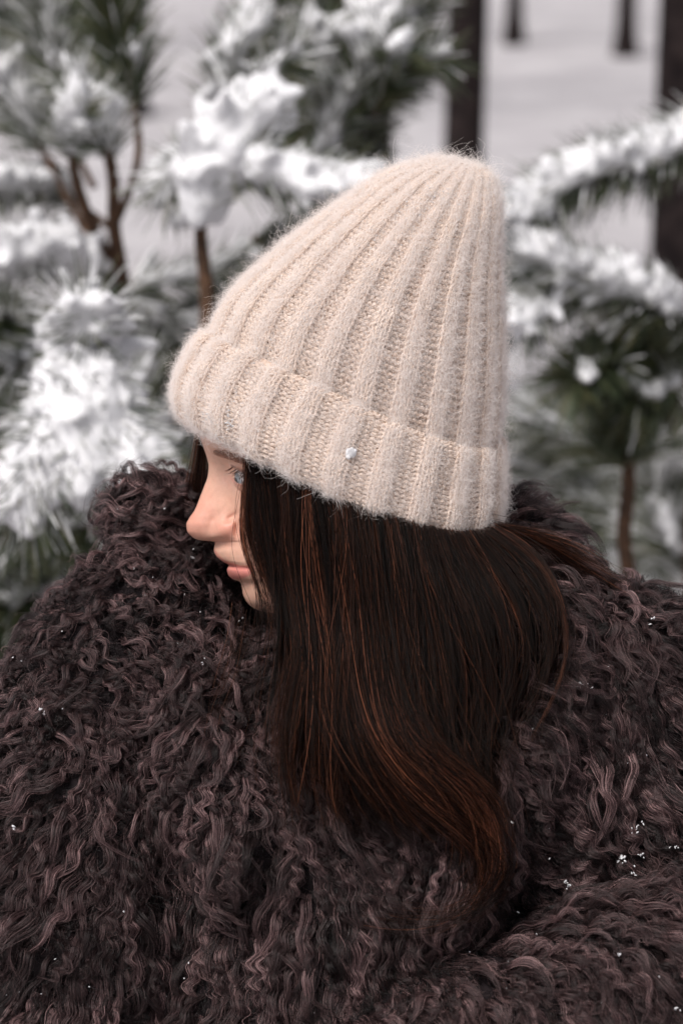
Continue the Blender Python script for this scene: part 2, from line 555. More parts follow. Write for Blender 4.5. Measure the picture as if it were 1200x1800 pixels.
side = np.clip(DD / 10.0, 0, 1)
DD += side * (10.5 * gss(396, 931, 13, 12) - 9 * gss(416.5, 927, 3.4, 14) - 6.0 * gss(409, 908, 9, 3.6, -.6) - 1.2 * gss(378, 912, 10, 5, -.9)
              - 3.6 * gss(373, 924, 6, 12, .2) + 2.2 * gss(345, 925, 10, 12)
              - 4.0 * gss(384, 948, 10, 2.2) + 3.5 * gss(452, 905, 20, 26) - 2.0 * gss(428, 958, 4, 22, -.3)
              - 2.2 * gss(383, 963, 2.6, 9) + 4.0 * gss(410, 800, 24, 7, .35))
vm_x = [395, 402, 419, 434, 447]; vm_y = [991, 993, 997.5, 998, 997.5]
vm = np.interp(UU, vm_x, vm_y)
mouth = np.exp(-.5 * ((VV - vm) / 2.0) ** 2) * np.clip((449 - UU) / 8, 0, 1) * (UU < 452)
lipband = np.exp(-.5 * ((VV - vm - 10) / 6.5) ** 2) * np.clip((446 - UU) / 14, 0, 1) + .8 * np.exp(-.5 * ((VV - vm + 5) / 4.0) ** 2) * np.clip((446 - UU) / 14, 0, 1)
DD += side * (-6.5 * mouth + 3.2 * lipband - 3.0 * gss(450, 998, 5, 6) - 1.5 * gss(432, 1026, 14, 5))
# eye: lids as a shell round the eyeball, opened between the lid lines
EU, EV, ED, ER = 441.0, 838.0, 68.0, 29.0
r2 = (UU - EU) ** 2 + (VV - EV) ** 2
shell = ED + np.sqrt(np.maximum(31.2 ** 2 - r2, 0))
inshell = r2 < 30.8 ** 2
front = UU > 396
sm = 3.0
mx_ = np.where(inshell & front, np.maximum(DD, shell) + sm * .25 * np.maximum(1 - np.abs(DD - shell) / sm, 0) ** 2, DD)
vu = np.interp(UU, [405, 410, 420, 430, 442, 455, 464], [819, 821, 827.0, 832, 836, 841, 845])
vlw = np.interp(UU, [405, 411, 418, 426, 440, 455, 464], [838, 845, 849.5, 852.5, 853, 850, 846])
opening = np.clip((VV - vu) / 2.0, 0, 1) * np.clip((vlw - VV) / 2.0, 0, 1) * (UU > 404) * (UU < 462)
eyeball = ED + np.sqrt(np.maximum(ER ** 2 - r2, 0))
DD = np.where(opening > .5, np.minimum(eyeball - 9, mx_), mx_)
crease = np.interp(UU, [400, 408, 420, 432, 450], [810, 813, 820, 826, 832])
DD -= 2.2 * np.exp(-.5 * ((VV - crease) / 1.6) ** 2) * np.clip((UU - 402) / 6, 0, 1) * (UU < 455) * (opening < .1)
DD += 1.6 * np.exp(-.5 * ((VV - vu + 1.5) / 1.6) ** 2) * (UU > 406) * (UU < 455) * (opening < .3)
DD = np.maximum(DD, 0)

# skin tone, painted on as pigment: lips, cold nose, cheek
tone = np.zeros((NV, NQ, 3)); tone[:] = (.60, .365, .27)


def mixc(mask, c):
    global tone
    tone = tone * (1 - mask[..., None]) + np.array(c) * mask[..., None]


mixc(np.clip(.55 * gss(338, 925, 22, 26) + .75 * gss(400, 930, 15, 17) + .35 * gss(360, 890, 18, 26), 0, 1), (.60, .255, .19))
mixc(.35 * gss(470, 915, 40, 34), (.62, .30, .23))
mixc(.45 * gss(398, 846, 14, 12), (.52, .31, .26))
vb = np.interp(UU, [374, 377, 388, 402, 422, 441, 449], [962, 964, 978, 988, 993, 996.5, 998])
vl2 = np.interp(UU, [396, 410, 421, 439, 447, 450], [1016, 1019, 1020.5, 1013, 1003, 998])
up = np.clip((VV - vb) / 2.5, 0, 1) * np.clip((vm - VV) / 1.5 + .6, 0, 1) * (UU < 449)
lo = np.clip((VV - vm) / 1.5, 0, 1) * np.clip((vl2 - VV) / 3, 0, 1) * (UU < 450)
mixc(np.clip(up * .8, 0, 1), (.58, .235, .19))
mixc(np.clip(lo * .9, 0, 1), (.54, .19, .165))
mixc(np.clip(mouth * .8, 0, 1), (.30, .085, .075))  # crease between the lips darkened in the colour
mixc(np.clip(np.exp(-.5 * ((VV - vlw - 1) / 2.2) ** 2) * (UU > 404) * (UU < 456) * .5, 0, 1), (.62, .26, .22))
lidline = np.exp(-.5 * ((VV - vu + 1.2) / 1.5) ** 2) * (UU > 406) * (UU < 458) * (opening < .5)
mixc(np.clip(lidline * .75, 0, 1), (.10, .05, .04))
mixc(.25 * np.clip(noise3(np.stack([UU, VV, 0 * UU], -1) / 1.0, .05, 66, 2), 0, 1), (.60, .29, .21))
# hair-covered scalp
scalp = np.clip((UU - 500) / 30, 0, 1) * np.clip((1100 - VV) / 20, 0, 1)
mixc(scalp, (.03, .016, .012))

SK = 1 - .12 * np.clip((UU - 480) / 60, 0, 1) * np.clip((900 - VV) / 60, 0, 1)
DD = DD * SK
near = W(UU, VV, -DD * PX); far = W(UU, VV, DD * PX)
vid_n = np.arange(NV * NQ).reshape(NV, NQ)
vid_f = vid_n.copy() + NV * NQ
vid_f[:, 0] = vid_n[:, 0]; vid_f[:, -1] = vid_n[:, -1]
bverts = np.concatenate([near.reshape(-1, 3), far.reshape(-1, 3)])
fn = np.stack([vid_n[:-1, :-1], vid_n[1:, :-1], vid_n[1:, 1:], vid_n[:-1, 1:]], -1).reshape(-1, 4)
ff = np.stack([vid_f[:-1, :-1], vid_f[:-1, 1:], vid_f[1:, 1:], vid_f[1:, :-1]], -1).reshape(-1, 4)
btone = np.concatenate([tone.reshape(-1, 3)] * 2)
# hips and legs go on below the picture, down to the snow, as further rings of the same skin
ringi = np.concatenate([vid_n[-1], vid_f[-1][1:-1][::-1]])
prev = ringi; extra = []; ef = []
base_n = len(bverts); cnt = 0
ring0 = bverts[ringi]
c0 = ring0.mean(0)
for z, sx, sy in ((.98, .98, .95), (.85, .95, .9), (.6, .7, .7), (.35, .55, .55), (.1, .42, .5), (.0, .42, .62)):
    tgt = c0 + (ring0 - c0) * np.array([sx, sy, 0]) ; tgt[:, 2] = z; tgt[:, 1] += .02
    ids = base_n + cnt + np.arange(len(ringi)); cnt += len(ringi); extra.append(tgt)
    a, b = prev, ids
    ef.append(np.stack([a, b, np.roll(b, -1), np.roll(a, -1)], -1)); prev = ids
bverts = np.concatenate([bverts] + extra)
btone = np.concatenate([btone, np.full((cnt, 3), (.03, .03, .035))])
bfaces = np.concatenate([fn, ff] + ef)
used = np.unique(bfaces); remap = np.full(len(bverts), -1); remap[used] = np.arange(len(used))
person = mesh_obj("person", bverts[used], remap[bfaces], M_SKIN)
ca = person.data.color_attributes.new("skin_tone", 'FLOAT_COLOR', 'POINT')
ca.data.foreach_set("color", np.concatenate([btone[used], np.ones((len(used), 1))], 1).astype(np.float32).ravel())
tag(person, "person in profile wearing a beige ribbed wool beanie and a shaggy dark mauve-brown fur coat", "person")


def face_pt(u, v, lift=0.0):
    """point on the near cheek at photo position (u, v); lift in photo px"""
    u = np.atleast_1d(np.asarray(u, float)); v = np.atleast_1d(np.asarray(v, float))
    out = np.zeros(len(u))
    for k in range(len(u)):
        i = int(np.clip(np.searchsorted(vq, v[k]), 0, NV - 1))
        out[k] = np.interp(u[k], UU[i, :80], np.maximum.accumulate(DD[i, :80]) if False else DD[i, :80])
    return out + lift


# eyes
def eye_material(name, col, rough=.08):
    m, nt, b = newmat(name)
    b.inputs["Base Color"].default_value = (*col, 1); b.inputs["Roughness"].default_value = rough
    b.inputs["Coat Weight"].default_value = .6; b.inputs["Coat Roughness"].default_value = .03
    return m


M_SCL = eye_material("eye_white", (.62, .58, .57)); M_IRIS = eye_material("blue_grey_iris", (.25, .27, .285)); M_PUP = eye_material("pupil", (.01, .01, .01))
gaze = nrm(np.array([-.88, -.30, -.36])[None])[0]               # left and slightly down, in photo axes (x right, y up, z away)
for sgn in (-1, 1):
    ev, efc = ico(5)
    cosg = ev @ gaze
    rr = 1.0 + .055 * np.clip((cosg - .90) / .1, 0, 1) ** 1.0
    loc = ev * rr[:, None] * ER
    w = (sgn * ED + loc[:, 2]) * PX
    vv_ = W(EU + loc[:, 0], EV - loc[:, 1], w)
    fc = cosg[efc].mean(1)
    mi = np.where(fc > .965, 2, np.where(fc > .86, 1, 0))
    mesh_obj("eye", vv_, efc, [M_SCL, M_IRIS, M_PUP], person, mat_idx=mi)

# lashes and brow
g = np.random.default_rng(5)
n = 34
uu = g.uniform(408, 436, n); vv0 = np.interp(uu, [405, 410, 420, 430, 442], [819, 821, 827, 832, 836]) + .6
dd = ED + np.sqrt(np.maximum(31.5 ** 2 - (uu - EU) ** 2 - (vv0 - EV) ** 2, 4))
L = g.uniform(10, 17, n); t = np.linspace(0, 1, 6)[None]
lu = uu[:, None] - (L * g.uniform(.75, 1.0, n))[:, None] * t
lvv = vv0[:, None] + (L[:, None] * (.85 * t - .30 * t ** 2)) * g.uniform(.6, 1.3, (n, 1))
ld = dd[:, None] + (L * g.uniform(.15, .5, n))[:, None] * t
lash = curves_obj("eyelashes", W(lu, lvv, -ld * PX), np.linspace(.00020, .00006, 6)[None], M_LASH, person)
n = 10
uu = g.uniform(416, 438, n); vv0 = np.interp(uu, [405, 411, 418, 426, 440], [838, 845, 849.5, 852.5, 853]) + .3
dd = ED + np.sqrt(np.maximum(31.2 ** 2 - (uu - EU) ** 2 - (vv0 - EV) ** 2, 4))
L = g.uniform(4, 7, n)
lu = uu[:, None] - (L * .6)[:, None] * t; lvv = vv0[:, None] + L[:, None] * .7 * t; ld = dd[:, None] + L[:, None] * .4 * t
tag(curves_obj("lower_eyelashes", W(lu, lvv, -ld * PX), np.linspace(.00009, .00003, 6)[None], M_LASH, person), kind="stuff")
tag(lash, kind="stuff")
n = 900
s = g.random(n) ** .8; uu = 374 + s * 66; mid = np.interp(uu, [374, 400, 440], [795, 801, 814]); th = np.interp(uu, [374, 385, 440], [3, 6, 6.5])
vv0 = mid + g.uniform(-1, 1, n) * th
L = g.uniform(7, 13, n); ang = np.interp(uu, [374, 395, 440], [.35, -.05, -.3]) + g.normal(size=n) * .18
lu = uu[:, None] + (L * np.cos(ang))[:, None] * t; lvv = vv0[:, None] - (L * np.sin(ang))[:, None] * t
dbase = np.stack([face_pt(lu[:, k], lvv[:, k]) for k in range(6)], 1) + .8 + 1.6 * np.sin(np.pi * t)
tag(curves_obj("eyebrow", W(lu, lvv, -dbase * PX), np.linspace(.00009, .00004, 6)[None], M_BROW, person), kind="stuff")

# ------------------------------------------------------------------ beanie: knitted loop by loop
CUFF_T = [0, .07, .16, .30, .5, .68, .84, .93, 1.0]
CUFF_L = [(370, 752), (354, 748), (330, 736), (314, 712), (311, 680), (321, 645), (338, 612), (354, 592), (370, 592)]
CUFF_R = [(842, 930), (855, 937), (869, 920), (878, 890), (880, 855), (880, 820), (879, 795), (876, 780), (868, 782)]
CUFF_S = [30, 34, 42, 48, 48, 44, 38, 33, 30]
CUFF_Z = [184, 196, 206, 212, 214, 211, 207, 200, 188]
CUFF_W = [0] * 9
CRN_T = [0, .12, .26, .40, .54, .66, .77, .86, .93, 1.0]
CRN_L = [(370, 604), (400, 535), (456, 474), (520, 420), (588, 370), (645, 330), (694, 304), (738, 290), (772, 285), (818, 292)]
CRN_R = [(866, 800), (877, 690), (877, 590), (873, 510), (871, 440), (872, 388), (871, 350), (865, 326), (854, 308), (824, 294)]
CRN_S = [28, 27, 26, 25, 22, 17, 11, 4, 0, 0]
CRN_Z = [178, 182, 176, 162, 140, 118, 96, 72, 48, 3]
CRN_W = [0, 0, 0, 0, 3, 8, 18, 34, 54, 78]


def hat_surface(T, Lp, Rp, S, Z, Wd, tw0, tw1):
    ctrl = np.concatenate([np.array(Lp, float), np.array(Rp, float), np.array(S, float)[:, None], np.array(Z, float)[:, None], np.array(Wd, float)[:, None]], 1)

    def f(th, t):
        sh = t.shape
        c = cspline(T, ctrl, t.ravel()).reshape(sh + (7,))
        C = (c[..., 0:2] + c[..., 2:4]) / 2; A = (c[..., 2:4] - c[..., 0:2]) / 2
        th = th - tw0 - tw1 * t
        cs, sn = np.cos(th), np.sin(th)
        px = C[..., 0] + A[..., 0] * cs
        py = C[..., 1] + A[..., 1] * cs + c[..., 4] * sn * (1 + .8 * cs)
        return W(px, py, (c[..., 6] - c[..., 5] * sn) * PX)
    return f


def frame(f, th, t):
    e = 1e-3
    p = f(th, t)
    e1 = (f(th + e, t) - f(th - e, t)) / (2 * e)
    tl, tu = np.clip(t - e, 0, 1), np.clip(t + e, 0, 1)
    e2 = (f(th, tu) - f(th, tl)) / (tu - tl)[..., None]
    nn = nrm(np.cross(e2, e1))
    ctr = f(th + np.pi, np.clip(t, .12, .88))
    nn = np.where((np.sum(nn * (p - ctr), -1) < 0)[..., None], -nn, nn)
    return p, e1, e2, nn


NRIB, SPR = 23, 6
NST = NRIB * SPR


def rib_profile(ph, kw):
    """ph 0..1 within a rib period: 1 on the knit columns, -1 in the purl trough"""
    d = np.abs(((ph + .5) % 1.0) - .5)
    return np.tanh((kw / 2 - d) * 22.0)


def knit(f, nrows, t0, t1, kw0, kw1, amp, name, parent, roll=0.0, loops=12, plies=4, phase=0.0):
    """rows of yarn loops; returns nothing, builds one curves object"""
    K = loops * NST
    u = np.arange(K + 1) / loops                              # stitch coordinate
    # equal row spacing along the near mid line
    tt = np.linspace(t0, t1, 400)
    pm = f(np.full(400, np.pi / 2), tt)
    al = np.concatenate([[0], np.cumsum(np.linalg.norm(np.diff(pm, axis=0), axis=1))])
    rowt = np.interp((np.arange(nrows) + .5) / nrows * al[-1], al, tt)
    hrow = al[-1] / nrows
    allp = []; allr = []
    for r in range(nrows):
        fr = r / max(nrows - 1, 1)
        kw = kw0 + (kw1 - kw0) * fr
        ph = (u / SPR + phase) % 1.0
        rp = rib_profile(ph, kw)
        # knit columns keep their loops, purl ones are turned inside out; warp widths by kw
        x = u + .24 * np.sin(4 * np.pi * u) * 1.0
        th = (x / NST) * 2 * np.pi
        th = th + .0035 * np.sin(u * 3.1 + r * 1.7)
        t = np.full(K + 1, rowt[r])
        tc = np.clip(t, 0, 1)
        p, e1, e2, nn = frame(f, th, tc)
        y = -hrow * .86 * np.cos(2 * np.pi * u) * np.where(rp > 0, 1, .8)
        depth = -.0012 * np.cos(4 * np.pi * u) * rp + .0006 * np.cos(2 * np.pi * u) * rp
        lump = .0010 * noise3(p, 28, 31, 2)
        shrink = np.clip(np.linalg.norm(e1, axis=-1) / .10, .25, 1)
        z = amp * rp * (.35 + .65 * shrink) + depth + lump
        e2n = nrm(e2)
        p = p + e2n * y[:, None] + nn * z[:, None]
        # plies twisting round the yarn
        for k in range(plies):
            a = 2 * np.pi * (k / plies + u * .9)
            rad = .00072
            q = p + nn * (rad * np.cos(a))[:, None] + e2n * (rad * np.sin(a))[:, None]
            q = q + .00022 * g2.normal(size=q.shape)
            allp.append(q); allr.append(np.full(K + 1, .00058))
    o = curves_obj(name, np.array(allp), np.array(allr), M_WOOL, parent)
    return o


g2 = np.random.default_rng(77)
fcuff = hat_surface(CUFF_T, CUFF_L, CUFF_R, CUFF_S, CUFF_Z, CUFF_W, 0, .11)
fcrown = hat_surface(CRN_T, CRN_L, CRN_R, CRN_S, CRN_Z, CRN_W, .11, 0)


def liner(f, off, nt_, nth, amp, kw0, kw1, t0=0, t1=1, phase=0.0):
    th = np.linspace(0, 2 * np.pi, nth, endpoint=False)
    t = np.linspace(t0, t1, nt_)
    TH, TT = np.meshgrid(th, t)
    p, e1, e2, nn = frame(f, TH, TT)
    rp = rib_profile((TH / (2 * np.pi) * NRIB + phase) % 1, kw0 + (kw1 - kw0) * TT)
    shrink = np.clip(np.linalg.norm(e1, axis=-1) / .10, .25, 1)
    p = p + nn * (off + amp * rp * (.35 + .65 * shrink))[..., None]
    i = np.arange(nt_ - 1)[:, None] * nth + np.arange(nth)[None]
    j = np.arange(nt_ - 1)[:, None] * nth + (np.arange(nth)[None] + 1) % nth
    fc = np.stack([i, j, j + nth, i + nth], -1).reshape(-1, 4)
    return p.reshape(-1, 3), fc


lv1, lf1 = liner(fcrown, -.0016, 90, 460, .0018, .47, .60)
lv2, lf2 = liner(fcuff, -.0016, 48, 460, .0019, .46, .46)
beanie = mesh_obj("beanie", np.concatenate([lv1, lv2]), np.concatenate([lf1, lf2 + len(lv1)]), M_LINER, person)
knit(fcrown, 54, .0, .985, .47, .60, .0015, "crown", beanie)
knit(fcuff, 23, .0, 1.0, .46, .46, .0017, "cuff", beanie)


def fuzz(f, n, lens, rad, lift, kw0, kw1, amp, seed, tpow=1.0, down=0.0, K=7):
    g = np.random.default_rng(seed)
    # even over the area: sample and accept by cell area
    th = g.uniform(0, 2 * np.pi, n * 4); t = g.random(n * 4)
    p, e1, e2, nn = frame(f, th, t)
    ar = np.linalg.norm(e1, axis=-1) * np.linalg.norm(e2, axis=-1)
    facing = np.sum(nn * CF, -1) < .35
    pr = ar / np.quantile(ar, .97)
    ok = np.flatnonzero((g.random(n * 4) < pr) & facing)[:n]
    th, t, p, e1, e2, nn = th[ok], t[ok], p[ok], nrm(e1[ok]), nrm(e2[ok]), nn[ok]
    rp = rib_profile((th / (2 * np.pi) * NRIB) % 1, kw0 + (kw1 - kw0) * t)
    keep = (rp > 0) | (g.random(len(th)) < .42)
    th, t, p, e1, e2, nn, rp = (a[keep] for a in (th, t, p, e1, e2, nn, rp))
    m = len(th)
    p = p + nn * (amp * rp + .0012)[:, None]
    a = g.uniform(0, 2 * np.pi, m)
    tang = e1 * np.cos(a)[:, None] + e2 * np.sin(a)[:, None]
    bit = np.cross(nn, tang)
    L = g.uniform(lens[0], lens[1], m) * g.uniform(.6, 1.2, m)
    s = np.linspace(0, 1, K)[None, :, None]
    lf = (g.uniform(lift[0], lift[1], m))[:, None, None]
    curl = g.normal(size=m)[:, None, None]
    ph = g.uniform(0, 6.28, m)[:, None, None]
    wv = g.uniform(.4, 1.6, m)[:, None, None]
    pts = (p[:, None] + L[:, None, None] * (tang[:, None] * s * (1 - .35 * lf) + nn[:, None] * (lf * (s - .45 * s * s))
           + bit[:, None] * (.35 * curl * s * s + .10 * np.sin(ph + s * 6.28 * wv))))
    pts = pts + g.normal(size=pts.shape) * .00025 * s
    return pts, np.linspace(1, .45, K)[None] * rad


pts1, r1 = fuzz(fcrown, 105000, (.004, .011), .00005, (.2, 1.0), .47, .60, .0016, 3)
pts2, r2_ = fuzz(fcuff, 60000, (.004, .011), .00005, (.2, 1.0), .46, .46, .0018, 4)
pts3, r3 = fuzz(fcrown, 16000, (.007, .016), .000055, (.4, 1.5), .47, .60, .0016, 5, K=7)
pts4, r4 = fuzz(fcuff, 9000, (.007, .015), .000055, (.4, 1.5), .46, .46, .0018, 6)
pts6, r6 = fuzz(fcrown, 900, (.010, .022), .00008, (.8, 1.7), .47, .60, .0016, 15)
# wool hairs hanging from the rim
gr = np.random.default_rng(8)
nrim = 2600
th = gr.uniform(.02, np.pi - .02, nrim); tt_ = gr.uniform(.0, .14, nrim)
p_, e1_, e2_, nn_ = frame(fcuff, th, tt_)
dd_ = nrm(-nrm(e2_) * .9 + nn_ * .5 + gr.normal(size=(nrim, 3)) * .55)
Lr = gr.uniform(.002, .0065, nrim) * np.where((gr.random(nrim) < .10) & (th < 2.2), 2.6, 1.0)
s_ = np.linspace(0, 1, 7)[None, :, None]
cr_ = nrm(np.cross(dd_, gr.normal(size=(nrim, 3))))
pts5 = p_[:, None] + nn_[:, None] * .001 + Lr[:, None, None] * (dd_[:, None] * s_ + cr_[:, None] * (.5 * gr.normal(size=(nrim, 1, 1)) * s_ ** 2 + .1 * np.sin(s_ * 7 + gr.uniform(0, 6, (nrim, 1, 1)))))
r5 = np.linspace(1, .5, 7)[None] * .000075
allp = np.concatenate([pts1, pts2, pts3, pts4, pts5, pts6])
allr = np.concatenate([np.repeat(r, len(p), 0) for p, r in ((pts1, r1), (pts2, r2_), (pts3, r3), (pts4, r4), (pts5, r5), (pts6, r6))])
tag(curves_obj("mohair_fuzz", allp, allr, M_FUZZ, beanie), kind="stuff")

# snow caught in the wool: one flake one can point at, the rest a sprinkle
bvh_hat = BVHTree.FromPolygons([tuple(v) for v in np.concatenate([lv1, lv2])], [tuple(q) for q in np.concatenate([lf1, lf2 + len(lv1)])])


def cast(bvh, px, py):
    d = W(px, py, 0.0) - CAMPOS
    d = d / np.linalg.norm(d)
    hit, nr, idx, dist = bvh.ray_cast(Vector(CAMPOS), Vector(d))
    if hit is None:
        return None, None
    nr = np.array(nr); hit = np.array(hit)
    if nr @ d > 0: nr = -nr
    return hit, nr


def flake_cluster(spots, bvh, lift, seed, few=1.0):
    g = np.random.default_rng(seed)
    cs, ax = [], []
    for (x, y, spread, cnt, r) in spots:
        for _ in range(max(1, int(cnt * few))):
            h, nn = cast(bvh, x + g.normal() * spread * .55, y + g.normal() * spread * .55)
            if h is None: continue
            q, _ = np.linalg.qr(g.normal(size=(3, 3)))
            cs.append(h + nn * lift * g.uniform(.7, 1.2)); ax.append(q * (r * np.array([1.25, .8, .3]) * g.uniform(.5, 1.3, 3))[:, None])
    return blobs(cs, ax, ICO1, .18, seed)


h_, n_ = cast(bvh_hat, 611, 796)
fx = nrm(np.cross(n_, CU)); fy = np.cross(fx, n_)
sv, sf = blobs([h_ + n_ * .0050, h_ + n_ * .0052 + fx * .0020 - fy * .0022, h_ + n_ * .005 - fx * .0026 + fy * .0014],
               [np.stack([fx * .0042, fy * .0038, n_ * .0016]), np.stack([fx * .0016, fy * .0024, n_ * .0014]), np.stack([fx * .0022, fy * .0013, n_ * .0013])], ICO3)
sv = sv + .00035 * np.stack([noise3(sv, 330, 81, 2), noise3(sv, 330, 82, 2), noise3(sv, 330, 83, 2)], -1)
mesh_obj("snowflake", sv, sf, M_SNOW, beanie)
gs_ = np.random.default_rng(14)
hs = [(gs_.normal(430, 60), gs_.normal(690, 45), 5, 5, .0005) for k in range(26)] + [(gs_.normal(740, 70), gs_.normal(400, 60), 6, 4, .0005) for k in range(22)] + [(413, 745, 5, 16, .0009), (408, 728, 7, 14, .0007), (378, 735, 9, 18, .0006), (398, 690, 14, 16, .0005), (430, 640, 18, 18, .0005), (392, 760, 5, 8, .0006),
      (755, 352, 10, 16, .0007), (735, 372, 14, 18, .0005), (776, 350, 12, 14, .0006), (700, 395, 22, 18, .0005), (876, 348, 4, 10, .0009), (873, 420, 4, 12, .0007),
      (876, 500, 4, 10, .0006), (640, 430, 30, 22, .0005), (560, 560, 30, 26, .0005), (480, 600, 26, 18, .0005), (800, 560, 40, 16, .0005), (450, 520, 16, 16, .0005),
      (890, 690, 5, 8, .0007), (660, 905, 5, 8, .0008), (735, 945, 4, 4, .0008), (520, 680, 30, 12, .0005), (590, 860, 20, 8, .0005), (690, 470, 40, 18, .0005)]
sv, sf = flake_cluster(hs, bvh_hat, .0060, 3)
tag(mesh_obj("snow_crystals", sv, sf, M_SNOW, beanie), kind="stuff")

# ------------------------------------------------------------------ fur coat
def chain(pts, n=10):
    """blob chain: pts = [(px, py, w, r)], interpolated"""
    a = np.array(pts, float); x = np.linspace(0, 1, len(a))
    q = np.linspace(0, 1, n)
    return np.stack([np.interp(q, x, a[:, k]) for k in range(4)], -1)


ZONES = {
    "sleeve": [chain([(268, 1095, .055, .060), (225, 1225, .04, .086), (165, 1430, .005, .090), (90, 1700, -.03, .092), (60, 2100, -.05, .09)], 12)],
    "sleeve_": [chain([(1075, 1240, .03, .088), (1150, 1440, .02, .090), (1230, 1600, .0, .085)], 9),
                chain([(1260, 1690, -.05, .080), (1050, 1785, -.10, .078), (800, 1900, -.115, .075), (560, 1990, -.10, .07)], 10)],
    "collar": [chain([(290, 962, .07, .030), (275, 1050, .055, .044), (305, 1190, .01, .048), (375, 1345, -.045, .044), (430, 1490, -.082, .035)], 12),
               chain([(270, 920, .06, .030), (420, 980, .105, .05), (640, 1010, .12, .055), (820, 985, .10, .045), (915, 965, .065, .032)], 12),
               chain([(905, 945, .06, .026), (960, 1060, .02, .040), (920, 1200, -.04, .045), (850, 1400, -.085, .04), (800, 1560, -.10, .03)], 12)],
    "front_panel": [],
}
tmp_v, tmp_f, off = [], [], 0
zone_pts, zone_id = [], []
zn = ["sleeve", "sleeve_", "collar", "front_panel"]


def add_blob(c, ax):
    global off
    v, f = blobs([c], [ax], ICO3)
    tmp_v.append(v); tmp_f.append(f + off); off += len(v)


for zi, z in enumerate(zn):
    for ch in ZONES[z]:
        for (x, y, w, r) in ch:
            c = W(x, y, w)
            add_blob(c, np.eye(3) * r)
            zone_pts.append(np.append(c, r)); zone_id.append(zi)
AX = np.stack([CR, CU, CF])
for (x, y, w, rx, ry, rz) in ((620, 1640, .02, .150, .235, .135), (640, 1345, .06, .15, .105, .09), (600, 2000, .02, .19, .26, .15), (350, 1300, .06, .10, .09, .07), (935, 1430, .0, .085, .13, .088), (930, 1260, .05, .11, .09, .075)):
    c = W(x, y, w); add_blob(c, AX * np.array([rx, ry, rz])[:, None])
for z_, r_ in ((1.0, .23), (.85, .235), (.7, .24), (.55, .245), (.45, .25)):
    add_blob(np.array([0, .0, z_]), np.diag([r_, r_ * .72, .16]))
me = bpy.data.meshes.new("coat_build")
me.from_pydata(np.concatenate(tmp_v).tolist(), [], np.concatenate(tmp_f).tolist())
ob = link(bpy.data.objects.new("coat_build", me))
m = ob.modifiers.new("r", 'REMESH'); m.mode = 'VOXEL'; m.voxel_size = .009
m = ob.modifiers.new("s", 'SMOOTH'); m.iterations = 9; m.factor = .5
dg = bpy.context.evaluated_depsgraph_get()
ev = ob.evaluated_get(dg)
cm = bpy.data.meshes.new_from_object(ev)
bpy.data.objects.remove(ob)
cm.name = "fur_coat"
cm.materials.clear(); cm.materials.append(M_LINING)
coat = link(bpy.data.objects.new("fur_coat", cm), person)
cm.calc_loop_triangles()
nv_ = len(cm.vertices)
cv = np.zeros(nv_ * 3, np.float32); cm.vertices.foreach_get("co", cv); cv = cv.reshape(-1, 3).astype(float)
cn = np.zeros(nv_ * 3, np.float32); cm.vertices.foreach_get("normal", cn); cn = cn.reshape(-1, 3).astype(float)
tri = np.zeros(len(cm.loop_triangles) * 3, np.int32); cm.loop_triangles.foreach_get("vertices", tri); tri = tri.reshape(-1, 3)
bvh_coat = BVHTree.FromPolygons(cv.tolist(), tri.tolist())


def to_px(p):
    d = p - CAMPOS
    dep = d @ CF
    k = (dep / DIST) * PX
    return 600 + (d @ CR) / k, 900 - (d @ CU) / k, dep - DIST


def sample_coat(n, seed):
    g = np.random.default_rng(seed)
    a, b, c = cv[tri[:, 0]], cv[tri[:, 1]], cv[tri[:, 2]]
    ar = .5 * np.linalg.norm(np.cross(b - a, c - a), axis=1)
    ctr = (a + b + c) / 3
    x, y, w = to_px(ctr)
    nn = nrm(cn[tri].sum(1))
    view = nrm(ctr - CAMPOS)
    ok = (x > -170) & (x < 1370) & (y < 1990) & (np.sum(nn * view, -1) < .45)
    ar = ar * ok
    k = g.choice(len(tri), n, p=ar / ar.sum())
    r1, r2 = np.sqrt(g.random(n)), g.random(n)
    bc = np.stack([1 - r1, r1 * (1 - r2), r1 * r2], -1)
    p = (cv[tri[k]] * bc[..., None]).sum(1)
    nrm_ = nrm((cn[tri[k]] * bc[..., None]).sum(1))
    return p, nrm_


zone_pts = np.array(zone_pts); zone_id = np.array(zone_id)
NECK = W(640, 1040, .02)
NL = 7000
lp, ln = sample_coat(NL, 21)
# which piece of the coat
dz = np.linalg.norm(lp[:, None] - zone_pts[None, :, :3], axis=-1) - zone_pts[None, :, 3]
zmin = np.argmin(dz, 1); lz = np.where(dz[np.arange(NL), zmin] < .016, zone_id[zmin], 3)
lx, ly, lw = to_px(lp)
g = np.random.default_rng(31)
down = np.array([0, 0, -1.0])
away = lp - NECK; away[:, 2] *= .4; away = nrm(away)
flow = down * .95 + away * .55
flow = flow + .5 * np.stack([noise3(lp, 7, 41), .3 * noise3(lp, 7, 42), .6 * noise3(lp, 7, 43)], -1)
